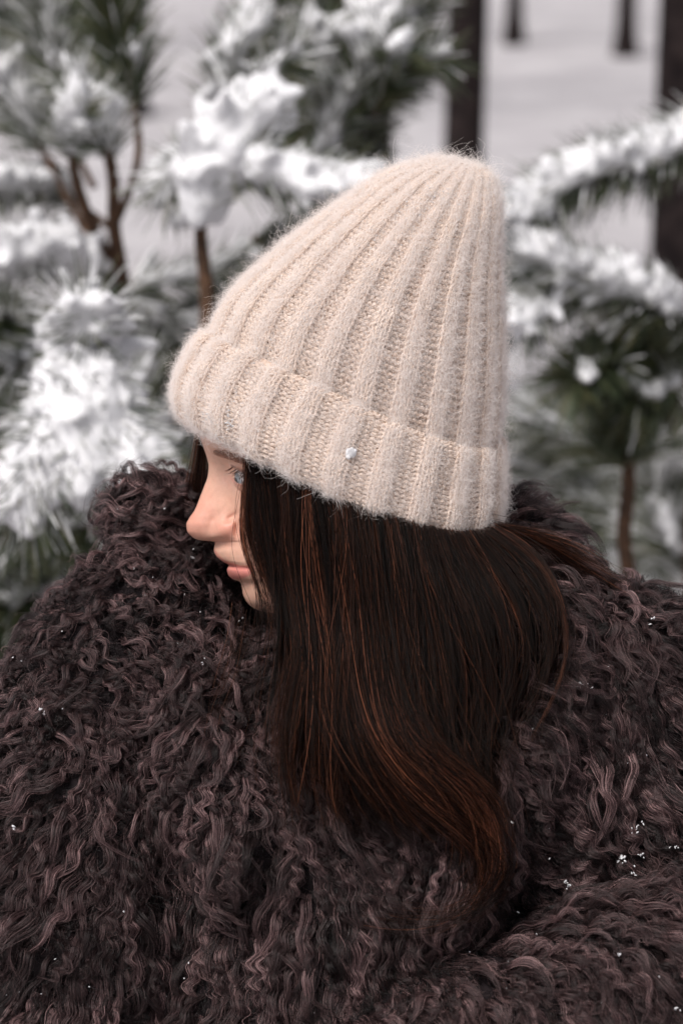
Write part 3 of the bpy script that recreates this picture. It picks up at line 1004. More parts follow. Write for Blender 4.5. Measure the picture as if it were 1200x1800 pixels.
# the fur stands up along the top of the collar, and is brushed outwards on the lower sleeve
topc = np.clip((1080 - ly) / 160, 0, 1) * (lx < 480)
flow = flow + topc[:, None] * (np.array([-.55, 0, .95]) + .35 * g.normal(size=(NL, 3)))
lowr = (lz == 1) & (ly > 1560)
flow[lowr] += np.array([.55, 0, -.1])
flow = flow + (.12 + .16 * np.clip((600 - lx) / 500, 0, 1))[:, None] * g.normal(size=(NL, 3))
tan_ = nrm(flow - np.sum(flow * ln, -1, keepdims=True) * ln)
bit = np.cross(ln, tan_)
S = 38                                   # strands per lock
K = 14
curly = np.clip((700 - lx) / 500, 0, 1) * np.clip((1500 - ly) / 350, 0, 1)      # shorter tighter curls up at the near shoulder
LL = (.049 - .016 * curly) * g.uniform(.7, 1.25, NL)
AMP = (.0026 + .0006 * curly) * g.uniform(.3, 1.4, NL)
LAM = (.0235 - .007 * curly) * g.uniform(.7, 1.35, NL)
WID = np.clip(.0042 * np.exp(.42 * g.normal(size=NL)), .0012, .009) * (1 - .25 * curly)
LIFT = .002 + .021 * g.random(NL) ** 1.4
PH = 3.4 * noise3(lp, 22, 47) + .7 * g.normal(size=NL)
s = np.linspace(0, 1, K)
pts = np.zeros((NL, S, K, 3), np.float32)
ox = g.uniform(-1, 1, size=(NL, S)) * .8
oz = g.normal(size=(NL, S)) * .35
sl = g.uniform(.72, 1.05, (NL, S))                                # strand length
dph = g.normal(size=(NL, S)) * .16
taper = (.95 + .45 * s - 1.25 * s ** 2.6)[None, None]
sk = s[None, None] * sl[..., None]
along = LL[:, None, None] * sk
wave_ph = PH[:, None, None] + dph[..., None] + 6.283 * along / LAM[:, None, None] * (1 + .35 * sk * np.sign(g.normal(size=NL))[:, None, None])
grow = np.minimum(1, .25 + sk * 1.8)
endcurl = np.maximum(sk - .72, 0) ** 2 * (g.normal(size=NL) * .10)[:, None, None]
sid = AMP[:, None, None] * np.sin(wave_ph) * grow + ox[..., None] * WID[:, None, None] * taper + endcurl
nor = (LIFT[:, None, None] * (1.9 * sk - 1.15 * sk ** 2) + .0022 * np.cos(wave_ph) * grow + oz[..., None] * (WID * .6)[:, None, None] * taper
       - along ** 2 * 4.0 + .0005)
along = along * .93
pts[...] = (lp[:, None, None] + along[..., None] * tan_[:, None, None] + sid[..., None] * bit[:, None, None] + nor[..., None] * ln[:, None, None])
pts += (g.normal(size=(NL, S, 1, 3)) * (.0009 + .0035 * (g.random((NL, S, 1, 1)) < .07)) * s[None, None, :, None]).astype(np.float32)
prof = np.interp(s, [0, .6, 1], [1.0, .9, .35]).astype(np.float32)
LT = np.clip(np.exp(g.normal(size=NL) * .68), .2, 3.0)
zname = {0: "sleeve", 1: "sleeve", 2: "collar", 3: "front_panel"}
for zi in (0, 1, 2, 3):
    q = pts[lz == zi].reshape(-1, K, 3)
    if len(q):
        curves_obj(zname[zi], q, .00015 * prof[None], M_FUR, coat, tint=(LT[lz == zi, None] * g.uniform(.75, 1.25, (int((lz == zi).sum()), S))).ravel())
# short dense underfur, tinted near black to paint the shade between locks
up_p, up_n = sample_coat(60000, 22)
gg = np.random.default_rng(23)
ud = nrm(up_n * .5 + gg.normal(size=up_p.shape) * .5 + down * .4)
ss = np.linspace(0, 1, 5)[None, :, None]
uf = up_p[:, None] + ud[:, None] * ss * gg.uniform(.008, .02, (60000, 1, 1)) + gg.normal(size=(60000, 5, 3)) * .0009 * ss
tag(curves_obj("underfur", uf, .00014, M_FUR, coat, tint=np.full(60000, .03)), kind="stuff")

fl = [(985, 1212, 4, 14, .0014), (1000, 1216, 3, 4, .0012), (1120, 1455, 12, 12, .0010), (1075, 1503, 8, 12, .0014), (1130, 1520, 14, 8, .0010), (1180, 1510, 12, 7, .0011),
      (1005, 1590, 4, 9, .0012), (1120, 1568, 6, 6, .0011), (1080, 1700, 3, 4, .0011), (1165, 1775, 3, 4, .0012), (95, 1265, 4, 7, .0013), (350, 1190, 4, 5, .0010),
      (40, 1465, 4, 4, .0011), (325, 1000, 5, 4, .0011), (395, 1105, 2, 3, .0010), (60, 1175, 3, 3, .0011), (1135, 1115, 3, 4, .0012)]
gs_ = np.random.default_rng(12)
for k in range(55):
    x_, y_ = gs_.uniform(0, 1200), gs_.uniform(900, 1800)
    fl.append((x_, y_, 1.2, int(gs_.integers(1, 3)), float(gs_.choice([.0004, .0006, .0009]))))
sv, sf = flake_cluster(fl, bvh_coat, .0165, 9, .8)
tag(mesh_obj("snow_crystals", sv, sf, M_SNOW, coat, smooth=False), kind="stuff")

# ------------------------------------------------------------------ long hair
# guide strands in photo pixels with depth in mm behind the subject plane, front to back
GUIDES = [
    [(434, 792, -36), (431, 850, -40), (431, 910, -44), (445, 970, -47), (478, 1040, -55), (492, 1100, -72), (490, 1180, -94), (476, 1270, -106)],
    [(446, 796, -42), (452, 870, -48), (466, 940, -54), (490, 1010, -60), (512, 1090, -72), (518, 1180, -98), (512, 1280, -112), (496, 1370, -116)],
    [(478, 812, -52), (486, 900, -60), (496, 980, -68), (516, 1060, -78), (534, 1150, -96), (540, 1250, -118), (536, 1350, -126), (556, 1440, -128)],
    [(520, 832, -62), (528, 920, -72), (540, 1010, -80), (562, 1110, -94), (574, 1210, -114), (572, 1310, -128), (578, 1400, -136), (610, 1480, -138)],
    [(562, 852, -68), (574, 950, -80), (590, 1050, -90), (606, 1150, -104), (616, 1250, -124), (640, 1350, -138), (692, 1430, -146), (752, 1492, -150)],
    [(604, 872, -72), (620, 970, -86), (632, 1070, -97), (640, 1170, -112), (652, 1270, -130), (690, 1355, -144), (760, 1430, -153), (822, 1480, -156)],
    [(645, 890, -74), (658, 990, -89), (666, 1090, -101), (674, 1190, -117), (694, 1285, -135), (742, 1360, -148), (806, 1412, -156), (846, 1462, -156)],
    [(688, 906, -74), (704, 1000, -90), (712, 1100, -103), (718, 1200, -119), (740, 1290, -135), (792, 1362, -147), (838, 1424, -154), (846, 1500, -152)],
    [(730, 920, -72), (752, 1010, -90), (776, 1100, -104), (790, 1190, -118), (796, 1280, -130), (812, 1360, -142), (834, 1440, -148), (822, 1530, -148)],
    [(775, 930, -66), (806, 1010, -86), (836, 1090, -102), (850, 1180, -114), (846, 1270, -124), (834, 1360, -136), (828, 1450, -142), (800, 1550, -143)],
    [(815, 935, -58), (860, 1010, -80), (898, 1090, -96), (906, 1170, -107), (886, 1250, -116), (858, 1330, -127), (840, 1420, -136), (806, 1520, -140)],
    [(850, 930, -44), (918, 990, -64), (962, 1060, -80), (970, 1140, -92), (944, 1215, -102), (902, 1285, -111), (868, 1350, -122), (840, 1430, -130)],
    [(868, 922, -30), (940, 968, -50), (982, 1040, -66), (988, 1110, -78), (966, 1180, -88), (925, 1250, -98), (888, 1305, -108), (866, 1345, -114)],
]
GD = np.array(GUIDES, float)                                   # (13,8,3)
KH = 30
GDs = np.stack([cspline(np.linspace(0, 1, 8), gd, np.linspace(0, 1, KH)) for gd in GD])      # (13,KH,3)


def hair(n, seed, layer, spread, g_lo=0.0, g_hi=12.0, length=(.75, 1.0), nclump=160, clump=.7, wob=3.0, fly=0.0):
    g = np.random.default_rng(seed)
    gi = g.uniform(g_lo, g_hi, int(n * 1.3))
    gi = gi[g.random(len(gi)) < np.interp(gi, [0, .5, 1.3, 2.2, 8.5, 10, 12], [.28, .38, .75, 1, 1, .5, .2])]
    n = len(gi)
    # strands gather into locks
    cc = np.sort(g.uniform(g_lo, g_hi, nclump))
    near_ = cc[np.clip(np.searchsorted(cc, gi), 0, nclump - 1)]
    cid = np.clip(np.searchsorted(cc, gi), 0, nclump - 1)
    pull = clump * np.linspace(0, 1, KH)[None] ** .7 * g.uniform(.5, 1.0, (n, 1))
    gg_ = gi[:, None] * (1 - pull) + near_[:, None] * pull
    i0 = np.clip(gg_.astype(int), 0, 11); fr = (gg_ - i0)[..., None]
    kk = np.arange(KH)[None]
    q = GDs[i0, kk] * (1 - fr) + GDs[i0 + 1, kk] * fr             # (n,KH,3)
    c1 = g.normal(size=(nclump, 3)); c2 = g.uniform(0, 6.28, (nclump, 2)); c3 = g.uniform(.5, 1.4, nclump)
    sg = np.linspace(0, 1, KH)[None]
    q[..., 0] += spread * (c1[cid, 0][:, None] * sg * 1.2 + .85 * np.sin(c2[cid, 0][:, None] + 6.28 * c3[cid][:, None] * sg) * sg)
    q[..., 2] += layer[0] + (layer[1] - layer[0]) * g.random((n, 1)) * (.35 + .65 * sg) + 2.5 * c1[cid, 2][:, None] * sg
    q[..., 0] += wob * (g.normal(size=(n, 1)) * .5 + g.normal(size=(n, 1)) * sg * .8 + .4 * np.sin(g.uniform(0, 6.28, (n, 1)) + sg * g.uniform(3, 9, (n, 1))))
    q[..., 1] += 2.0 * g.normal(size=(n, 1))
    if fly:
        q[..., 0] += fly * (g.normal(size=(n, 1)) * sg ** 1.3 * 1.4 + np.sin(g.uniform(0, 6.28, (n, 1)) + sg * g.uniform(2, 7, (n, 1))) * sg)
        q[..., 2] -= np.abs(g.normal(size=(n, 1))) * 5 * sg
    L = g.uniform(*length, n)
    # shorten: resample each strand to its own length
    pos = (np.linspace(0, 1, KH)[None] * L[:, None]) * (KH - 1)
    a = np.clip(pos.astype(int), 0, KH - 2); b = (pos - a)[..., None]
    rr = np.arange(n)[:, None]
    q = q[rr, a] * (1 - b) + q[rr, a + 1] * b
    ct = np.exp(g.normal(size=nclump) * .95)[cid] * np.exp(g.normal(size=n) * .85)
    TINT.append(np.clip(ct * .42, .04, 8.0))
    return W(q[..., 0], q[..., 1], q[..., 2] / 1000.0)


TINT = []
hp = [hair(5600, 51, (0, 30), 17, length=(.5, 1.0), nclump=190, clump=.85, wob=4),
      hair(2600, 52, (-9, 3), 22, length=(.4, .97), nclump=120, clump=.85, wob=3.4),
      hair(950, 53, (-13, 0), 12, length=(.3, .95), nclump=200, clump=.1, wob=11, fly=44),
      hair(1500, 54, (-2, 8), 4, 0.0, 1.6, length=(.6, .95), nclump=16, clump=.9, wob=1.6),
      hair(40, 55, (-3, 1), 8, 0.0, 1.0, length=(.4, .8), nclump=90, clump=0, wob=8, fly=14)]


def bundle(n, seed, path, r0, r1, wob=1.0, glow=1.0, lmin=.6, lmax=1.0):
    """a separate lock along its own path: (px,py,mm)"""
    g = np.random.default_rng(seed)
    c = cspline(np.linspace(0, 1, len(path)), np.array(path, float), np.linspace(0, 1, KH))
    sg = np.linspace(0, 1, KH)[None]
    rad = np.interp(sg, [0, .5, 1], [r0, (r0 + r1) * .6, r1])
    o = g.normal(size=(n, 3)); o[:, 2] *= .4
    q = c[None] + rad[..., None] * o[:, None] + wob * np.sin(g.uniform(0, 6.28, (n, 1, 3)) + sg[..., None] * g.uniform(2, 6, (n, 1, 1))) * sg[..., None]
    L = g.uniform(lmin, lmax, n)
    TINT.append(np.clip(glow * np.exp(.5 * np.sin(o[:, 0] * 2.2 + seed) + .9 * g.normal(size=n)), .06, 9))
    pos = sg * L[:, None] * (KH - 1)
    a = np.clip(pos.astype(int), 0, KH - 2); b = (pos - a)[..., None]
    rr = np.arange(n)[:, None]
    q = q[rr, a] * (1 - b) + q[rr, a + 1] * b
    return W(q[..., 0], q[..., 1], q[..., 2] / 1000.0)


gb = np.random.default_rng(90)
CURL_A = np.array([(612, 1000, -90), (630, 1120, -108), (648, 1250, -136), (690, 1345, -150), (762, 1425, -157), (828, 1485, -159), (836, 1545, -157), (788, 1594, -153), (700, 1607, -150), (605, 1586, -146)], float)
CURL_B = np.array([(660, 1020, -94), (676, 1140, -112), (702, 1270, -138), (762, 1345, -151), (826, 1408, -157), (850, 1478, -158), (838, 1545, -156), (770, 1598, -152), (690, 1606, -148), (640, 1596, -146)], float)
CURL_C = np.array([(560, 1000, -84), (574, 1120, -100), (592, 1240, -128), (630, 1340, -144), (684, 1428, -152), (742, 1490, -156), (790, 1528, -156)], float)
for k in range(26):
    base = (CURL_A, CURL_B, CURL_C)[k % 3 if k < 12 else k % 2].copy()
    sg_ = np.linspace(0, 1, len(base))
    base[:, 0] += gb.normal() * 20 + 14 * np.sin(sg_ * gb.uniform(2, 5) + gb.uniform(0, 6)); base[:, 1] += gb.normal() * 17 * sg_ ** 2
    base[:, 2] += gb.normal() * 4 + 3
    hp.append(bundle(int(gb.integers(25, 90)), 600 + k, base, gb.uniform(4, 10), gb.uniform(4, 13), gb.uniform(3, 11), float(np.exp(gb.normal() * .9 + (.5 if k % 4 else -.9))), .30, gb.uniform(.6, .78) if k % 4 else 1.0))  # glow paints lit streaks into most locks' tint and darkens the tails
for k in range(9):                                         # fine separate wisps lying on the cheek
    x0 = gb.uniform(429, 470); sh = gb.uniform(-4, 14)
    hp.append(bundle(int(gb.integers(8, 34)), 700 + k, [(x0, 795, -40), (x0 - 3 + sh * .2, 860, -45), (x0 - 1 + sh * .4, 930, -49), (x0 + 12 + sh, 1000, -55), (x0 + 34 + sh, 1070, -66), (x0 + 46 + sh, 1150, -92), (x0 + 40 + sh * 2, 1260, -110)], 1.6, 5, 2.5, float(np.exp(gb.normal() * .5 + .5)), .5))
hp += [
       bundle(150, 64, [(855, 925, -30), (940, 950, -30), (1010, 985, -20), (1070, 1018, -14), (1112, 1046, -10)], 7, 8, 7, 1, .4),
       bundle(80, 65, [(865, 925, -30), (930, 936, -26), (1000, 958, -16), (1080, 1010, -8)], 4, 5, 6),
       bundle(26, 66, [(425, 1080, -66), (410, 1160, -84), (380, 1240, -88), (372, 1320, -92)], 16, 8, 8, 1, .3),
       bundle(110, 67, [(520, 1180, -112), (500, 1290, -122), (505, 1390, -128), (520, 1470, -130)], 20, 9, 9, .8, .35),
       bundle(260, 68, [(356, 770, 46), (350, 830, 48), (350, 890, 46), (380, 960, 40)], 6, 10, 2),
       bundle(120, 69, [(600, 1150, -112), (590, 1290, -128), (580, 1400, -134), (570, 1470, -136)], 24, 10, 9, .8, .35)]
allh = np.concatenate(hp)
hr = .000125 * np.interp(np.linspace(0, 1, KH), [0, .8, 1], [1, .9, .35])[None]
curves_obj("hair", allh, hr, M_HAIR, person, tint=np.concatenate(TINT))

# ------------------------------------------------------------------ young snowy pines close behind the person
CRUMB = bpy.data.textures.new('snow_crumble', 'CLOUDS')
CRUMB.noise_scale = .012
CRUMB.noise_depth = 2


def pine_root(px, py, w, label, group=None):
    p = W(px, py, w)
    z = float(ground_z(np.array([p[0]]), np.array([p[1]]))[0])
    root = tag(link(bpy.data.objects.new("pine_tree", None)), label, "tree", group)
    root.location = (p[0], p[1], z)
    root["_o"] = 0
    del root["_o"]
    return root, np.array([p[0], p[1], z])


def path_px(pts, n):
    a = np.array(pts, float)
    d = np.concatenate([[0], np.cumsum(np.linalg.norm(np.diff(a[:, :2], axis=0), axis=1) + 1)])
    return cspline(d / d[-1], a, np.linspace(0, 1, n)) if len(a) > 2 else np.stack([np.interp(np.linspace(0, 1, n), d / d[-1], a[:, k]) for k in range(3)], -1)


def branch(root, org, pts, r=(.006, .003), needles=None, snow=None, seed=0, frost=.3, nlen=.062, label=None, spread=(28, 62), fcol=None):
    """a bough: twig wood, its needles (part range, count) and the snow lying on it"""
    g = np.random.default_rng(seed)
    q = path_px(pts, 28)
    q[:, 2] = q[:, 2] * 1.4 + .05
    wp = W(q[:, 0], q[:, 1], q[:, 2])
    wp = wp + np.stack([noise3(wp, 6, seed + 1), noise3(wp, 6, seed + 2), noise3(wp, 6, seed + 3)], -1) * .003
    tv, tf = tube(wp, np.linspace(r[0], r[1], 28), 8)
    br = mesh_obj("branch", tv, clean_faces(tf), M_TWIG, root, origin=org)
    if label: br["label"] = label
    tg = nrm(np.gradient(wp, axis=0))
    ar = np.arange(28) / 27.0

    def at(u):
        return np.stack([np.interp(u, ar, wp[:, k]) for k in range(3)], -1), nrm(np.stack([np.interp(u, ar, tg[:, k]) for k in range(3)], -1))

    if needles:
        u0, u1, n = needles
        u = g.uniform(u0, u1, n)
        p, t = at(u)
        a = nrm(np.cross(t, g.normal(size=(n, 3))))
        ang = np.radians(g.uniform(spread[0], spread[1], n))
        d = t * np.cos(ang)[:, None] + a * np.sin(ang)[:, None]
        L = 1.15 * nlen * g.uniform(.65, 1.15, n)
        s = np.linspace(0, 1, 4)[None, :, None]
        droop = np.array([0, 0, -1.0]) * (L * g.uniform(.0, .16, n))[:, None]
        pp = p[:, None] + d[:, None] * L[:, None, None] * s + droop[:, None] * s * s
        up = (a[:, 2] * .5 + .5)
        tint = np.clip((g.random(n) < .55 * frost * (.4 + 1.2 * up)) * g.uniform(.35, 1.0, n), 0, 1)
        wid = .0008 + .0009 * tint
        nd = curves_obj("needles", pp, wid[:, None] * np.array([[1, 1, .9, .4]]), M_NEEDLE, br, tint=tint, origin=org)
        tag(nd, kind="stuff")
    if snow:
        cs, ax = [], []
        for (u0, u1, n, size, lift, sp) in snow:
            n = max(3, int(n * (.75 if size >= .017 else .85)))
            u = g.uniform(u0, u1, n)
            p, t = at(u)
            a = nrm(np.cross(t, g.normal(size=(n, 3))))
            a[:, 2] = np.abs(a[:, 2]) * .6 - .12
            a = nrm(a)
            ang = np.radians(g.uniform(12, 52, n))
            d = nrm(t * np.cos(ang)[:, None] + a * np.sin(ang)[:, None])
            rr = g.uniform(0, 1, n)[:, None] * sp
            c = p + d * rr + np.array([0, 0, 1.0]) * (lift * (1 - .6 * rr / max(sp, 1e-4)))
            b1 = nrm(np.cross(d, np.array([.1, .2, 1.0]))); b2 = np.cross(b1, d)
            core = size >= .017
            sz = (size * 1.2 if core else size * .92) * g.uniform(.6, 1.25, (n, 1))
            sp = sp * 1.1
            if core:
                d = nrm(t + .35 * g.normal(size=(n, 3))); d[:, 2] *= .6; d = nrm(d)
                b1 = nrm(np.cross(d, np.array([.1, .2, 1.0]))); b2 = np.cross(b1, d)
            if not core:
                d = nrm(d + np.array([0, 0, -.25]) * g.uniform(0, 1, (n, 1)))
            ax.append(np.stack([d * sz * (g.uniform(1.3, 2.6, (n, 1)) if core else g.uniform(1.6, 3.0, (n, 1))), b1 * sz * g.uniform(.65, 1.05, (n, 1)), b2 * sz * .72], 1)); cs.append(c)
        sv, sf = blobs(np.concatenate(cs), np.concatenate(ax), ICO2, 0, seed)
        sv = sv + .0022 * np.stack([noise3(sv, 55, 71, 2), noise3(sv, 55, 72, 2), noise3(sv, 55, 73, 2)], -1)
        sv = sv + .0011 * np.stack([noise3(sv, 140, 74, 2), noise3(sv, 140, 75, 2), noise3(sv, 140, 76, 2)], -1)
        so = tag(mesh_obj("snow", sv, sf, M_SNOW, br, origin=org), kind="stuff")
        md = so.modifiers.new("fuse", 'REMESH'); md.mode = 'VOXEL'; md.voxel_size = .0064; md.use_smooth_shade = True
        md = so.modifiers.new("settle", 'SMOOTH'); md.factor = .5; md.iterations = 6
        md = so.modifiers.new('crumble', 'DISPLACE'); md.texture = CRUMB; md.strength = .010; md.mid_level = .5; md.texture_coords = 'LOCAL'
    return br


# --- the bushy pine behind the face
pa, oa = pine_root(300, 1100, 1.66, "snow-laden young pine with twin bare brown stems beside the brim of the hat", "young snowy pines near the person")
tv, tf = tube(np.concatenate([[oa + np.array([0, 0, -.1])], [W(300, 1100, 1.66)], [W(262, 760, 1.6)], [W(212, 520, 1.48)]]), [.024, .02, .015, .010], 12)
mesh_obj("trunk", tv, clean_faces(tf), M_TWIG, pa, origin=oa)
B = branch
# twin stems and their caps
B(pa, oa, [(213, 505, 1.0), (200, 380, .95), (182, 240, .9), (160, 190, .9), (128, 150, .9)], (.0105, .006), (.6, 1, 380), [(.66, .96, 46, .013, .010, .03), (.7, .9, 12, .018, .012, .015)], 101, .45)
B(pa, oa, [(188, 450, .98), (150, 350, .94), (128, 245, .9), (132, 190, .88)], (.009, .005), (.62, 1, 180), [(.74, 1, 24, .014, .006, .022), (.8, .98, 6, .02, .006, .01)], 102, .4)
B(pa, oa, [(205, 400, .98), (250, 250, 1.0), (225, 150, 1.0), (200, 50, 1.0), (180, -60, 1.0)], (.006, .004), (.45, 1, 900), [(.5, .7, 8, .010, .006, .05)], 103, .1, .075)
B(pa, oa, [(170, 330, 1.1), (110, 180, 1.1), (90, 60, 1.1), (70, -40, 1.1)], (.005, .003), (.5, 1, 620), [(.5, .7, 14, .012, .01, .05), (.75, 1, 20, .012, .01, .05)], 104, .4, .07)
B(pa, oa, [(200, 500, 1.1), (110, 330, 1.15), (40, 200, 1.15), (-30, 90, 1.15)], (.006, .003), (.55, 1, 500), [(.6, 1, 80, .013, .012, .055)], 105, .6)
# stem with the great hood of snow
B(pa, oa, [(362, 620, .86), (356, 500, .86), (354, 390, .85), (372, 310, .84), (410, 250, .84), (440, 215, .84)], (.0105, .006), (.55, 1, 420), [(.55, 1, 230, .015, .008, .062), (.57, .97, 90, .021, .014, .03), (.62, .85, 60, .011, -.022, .055)], 107, .5)
B(pa, oa, [(372, 310, .84), (450, 300, .82), (540, 325, .80), (650, 335, .78)], (.005, .003), (.1, 1, 520), [(.1, 1, 120, .014, .006, .045), (.1, 1, 56, .018, .010, .015), (.2, .9, 36, .010, -.02, .05)], 108, .45)
B(pa, oa, [(372, 320, .86), (330, 290, .86), (300, 330, .86)], (.004, .003), (.2, 1, 160), [(.2, 1, 40, .013, .006, .035)], 109, .5)
B(pa, oa, [(440, 420, .95), (520, 430, .92), (590, 420, .9)], (.005, .003), (.0, 1, 500), [(.2, 1, 22, .010, .006, .05), (.8, 1, 8, .014, .004, .012)], 110, .25)
# upper middle sprays
B(pa, oa, [(405, 260, 1.05), (400, 170, 1.0), (412, 90, 1.0), (450, 20, 1.0), (490, -40, 1.0)], (.006, .004), (.1, 1, 620), [(.1, 1, 90, .012, .008, .04), (.4, 1, 34, .017, .010, .018)], 111, .35)
B(pa, oa, [(405, 200, 1.0), (450, 150, .98), (500, 112, .96), (515, 105, .96)], (.004, .003), (.2, 1, 220), [(.4, 1, 26, .013, .006, .025)], 112, .35)
B(pa, oa, [(545, 330, 1.1), (585, 240, 1.08), (625, 150, 1.06), (660, 70, 1.05), (700, -10, 1.05)], (.006, .004), (.05, 1, 720), [(.1, .75, 72, .012, .008, .04), (.6, 1, 60, .014, .010, .05), (.65, 1, 24, .02, .012, .03)], 113, .3)
B(pa, oa, [(600, 240, 1.1), (565, 170, 1.1), (570, 130, 1.1)], (.004, .003), (.2, 1, 160), [(.3, 1, 26, .013, .006, .025)], 114, .3)
B(pa, oa, [(470, 140, 1.15), (530, 80, 1.12), (590, 62, 1.1), (640, 55, 1.1)], (.005, .003), (.1, 1, 420), [(.4, 1, 60, .013, .010, .035), (.5, 1, 16, .018, .012, .01)], 115, .25)
B(pa, oa, [(660, 200, 1.06), (690, 130, 1.04), (700, 95, 1.02)], (.004, .003), (.0, 1, 320), [(.75, 1, 12, .016, .006, .012)], 116, .15)
B(pa, oa, [(640, 190, 1.1), (700, 135, 1.08), (745, 108, 1.06), (778, 102, 1.05)], (.004, .003), (.1, .9, 420), [(.62, .98, 18, .013, .008, .015), (.2, .5, 14, .009, .004, .05)], 117, .2)
B(pa, oa, [(670, 120, 1.08), (705, 50, 1.06), (735, -10, 1.05)], (.004, .003), (.1, 1, 420), [(.1, .9, 50, .013, .010, .035), (.3, .9, 14, .02, .012, .015)], 118, .2)
B(pa, oa, [(600, 270, 1.15), (640, 230, 1.12), (650, 170, 1.1)], (.004, .003), (.0, 1, 420), [(.3, 1, 26, .010, .004, .05)], 119, .25)
B(pa, oa, [(480, 330, 1.3), (540, 220, 1.3), (560, 100, 1.3), (560, -30, 1.3)], (.006, .004), (.05, 1, 900), None, 120, .08, .075)
# the side boughs at the picture edge
B(pa, oa, [(190, 400, 1.2), (110, 345, 1.2), (40, 330, 1.15), (-40, 340, 1.1)], (.006, .004), (.2, 1, 420), [(.35, 1, 130, .014, .008, .045), (.4, 1, 80, .018, .012, .02)], 121, .45)
B(pa, oa, [(215, 500, 1.05), (150, 470, 1.0), (70, 450, .95), (-40, 470, .92)], (.007, .004), (.1, 1, 620), [(.15, 1, 240, .014, .006, .06), (.2, 1, 130, .018, .012, .03), (.2, 1, 60, .010, -.03, .06)], 122, .55)
B(pa, oa, [(210, 520, 1.05), (130, 590, 1.05), (50, 640, 1.0), (-40, 660, 1.0)], (.006, .004), (.05, 1, 800), [(.1, 1, 80, .010, .004, .06)], 123, .4)
B(pa, oa, [(210, 520, 1.1), (260, 590, 1.15), (300, 640, 1.2), (330, 720, 1.25)], (.007, .004), (.05, 1, 520), [(.1, 1, 50, .009, .004, .06)], 124, .5)
B(pa, oa, [(240, 640, 1.12), (200, 560, 1.1), (185, 520, 1.05), (190, 505, 1.0)], (.010, .006), (.6, 1, 260), None, 126, .0, .03, None, (60, 110))
B(pa, oa, [(290, 1240, 1.1), (170, 1150, 1.0), (60, 1090, .95), (-60, 1080, .9)], (.006, .004), (.0, 1, 1500), [(.4, .8, 10, .011, .008, .05)], 141, .03, .075)
B(pa, oa, [(300, 1000, 1.2), (180, 960, 1.1), (80, 960, 1.05), (-40, 1000, 1.0)], (.006, .004), (.0, 1, 1500), [(.6, .9, 12, .012, .008, .04)], 142, .04, .075)
B(pa, oa, [(300, 1300, 1.15), (160, 1230, 1.1), (40, 1170, 1.05), (-60, 1180, 1.0)], (.006, .004), (.0, 1, 1500), None, 143, .03, .08)
B(pa, oa, [(290, 1000, 1.3), (150, 1010, 1.3), (20, 900, 1.3), (-40, 860, 1.3)], (.006, .004), (.0, 1, 1500), None, 144, .03, .08)
B(pa, oa, [(290, 1100, 1.4), (120, 1120, 1.4), (20, 1060, 1.4), (-40, 1050, 1.4)], (.006, .004), (.0, 1, 1500), None, 145, .03, .08)
# the broad wedge of snow low beside the collar, nearest the camera
B(pa, oa, [(250, 880, .95), (190, 720, .72), (150, 600, .60), (152, 555, .56)], (.006, .004), (.1, 1, 900), [(.75, 1, 60, .012, .004, .035), (.35, .95, 280, .015, .004, .06), (.3, .9, 130, .022, .008, .04)], 127, .65, .07)
B(pa, oa, [(170, 640, .62), (120, 720, .56), (70, 810, .52), (40, 880, .50)], (.005, .003), (.0, 1, 700), [(.0, .95, 220, .014, .006, .05), (.0, .9, 110, .020, .010, .03)], 128, .6, .07)
B(pa, oa, [(160, 620, .62), (190, 720, .56), (225, 790, .54), (255, 840, .52)], (.005, .003), (.0, 1, 700), [(.0, .95, 210, .014, .006, .05), (.0, .9, 110, .020, .010, .03)], 129, .6, .07)
B(pa, oa, [(150, 640, .60), (145, 740, .54), (140, 820, .52)], (.005, .003), (.0, 1, 420), [(.0, 1, 210, .014, .004, .05), (.0, .95, 120, .021, .006, .03)], 130, .6, .06)
# dark green boughs below it
B(pa, oa, [(280, 980, 1.1), (190, 930, .95), (100, 930, .9), (-10, 900, .9)], (.006, .004), (.1, 1, 1100), [(.3, 1, 30, .010, .004, .06)], 131, .15, .075)
B(pa, oa, [(290, 1060, 1.15), (170, 1040, 1.0), (80, 1040, .95), (-20, 1080, .9)], (.006, .004), (.1, 1, 1200), [(.5, .9, 30, .013, .010, .03), (.3, 1, 16, .010, .004, .06)], 132, .12, .075)
B(pa, oa, [(260, 800, 1.2), (120, 880, 1.25), (20, 960, 1.2), (-40, 1010, 1.2)], (.006, .004), (.0, 1, 900), [(.5, .95, 40, .012, .008, .05)], 133, .25, .075)
B(pa, oa, [(300, 900, 1.25), (330, 800, 1.3), (300, 700, 1.3), (280, 620, 1.3)], (.006, .004), (.0, 1, 800), [(.1, 1, 110, .011, .006, .06)], 134, .55, .075)
B(pa, oa, [(300, 900, 1.35), (270, 800, 1.3), (290, 760, 1.25), (360, 740, 1.2)], (.005, .003), (.0, 1, 600), [(.2, 1, 70, .013, .006, .05)], 135, .5, .075)
B(pa, oa, [(120, 700, 1.3), (60, 620, 1.3), (10, 560, 1.3), (-40, 520, 1.3)], (.006, .004), (.0, 1, 800), [(.1, 1, 70, .011, .006, .06)], 136, .4, .075)
B(pa, oa, [(60, 800, 1.3), (20, 740, 1.3), (-30, 700, 1.3)], (.005, .003), (.0, 1, 500), [(.1, 1, 40, .011, .006, .06)], 137, .35, .075)
B(pa, oa, [(290, 1180, 1.25), (150, 1140, 1.2), (40, 1120, 1.2), (-40, 1150, 1.2)], (.006, .004), (.0, 1, 1200), [(.2, 1, 30, .011, .006, .06)], 138, .12, .08)

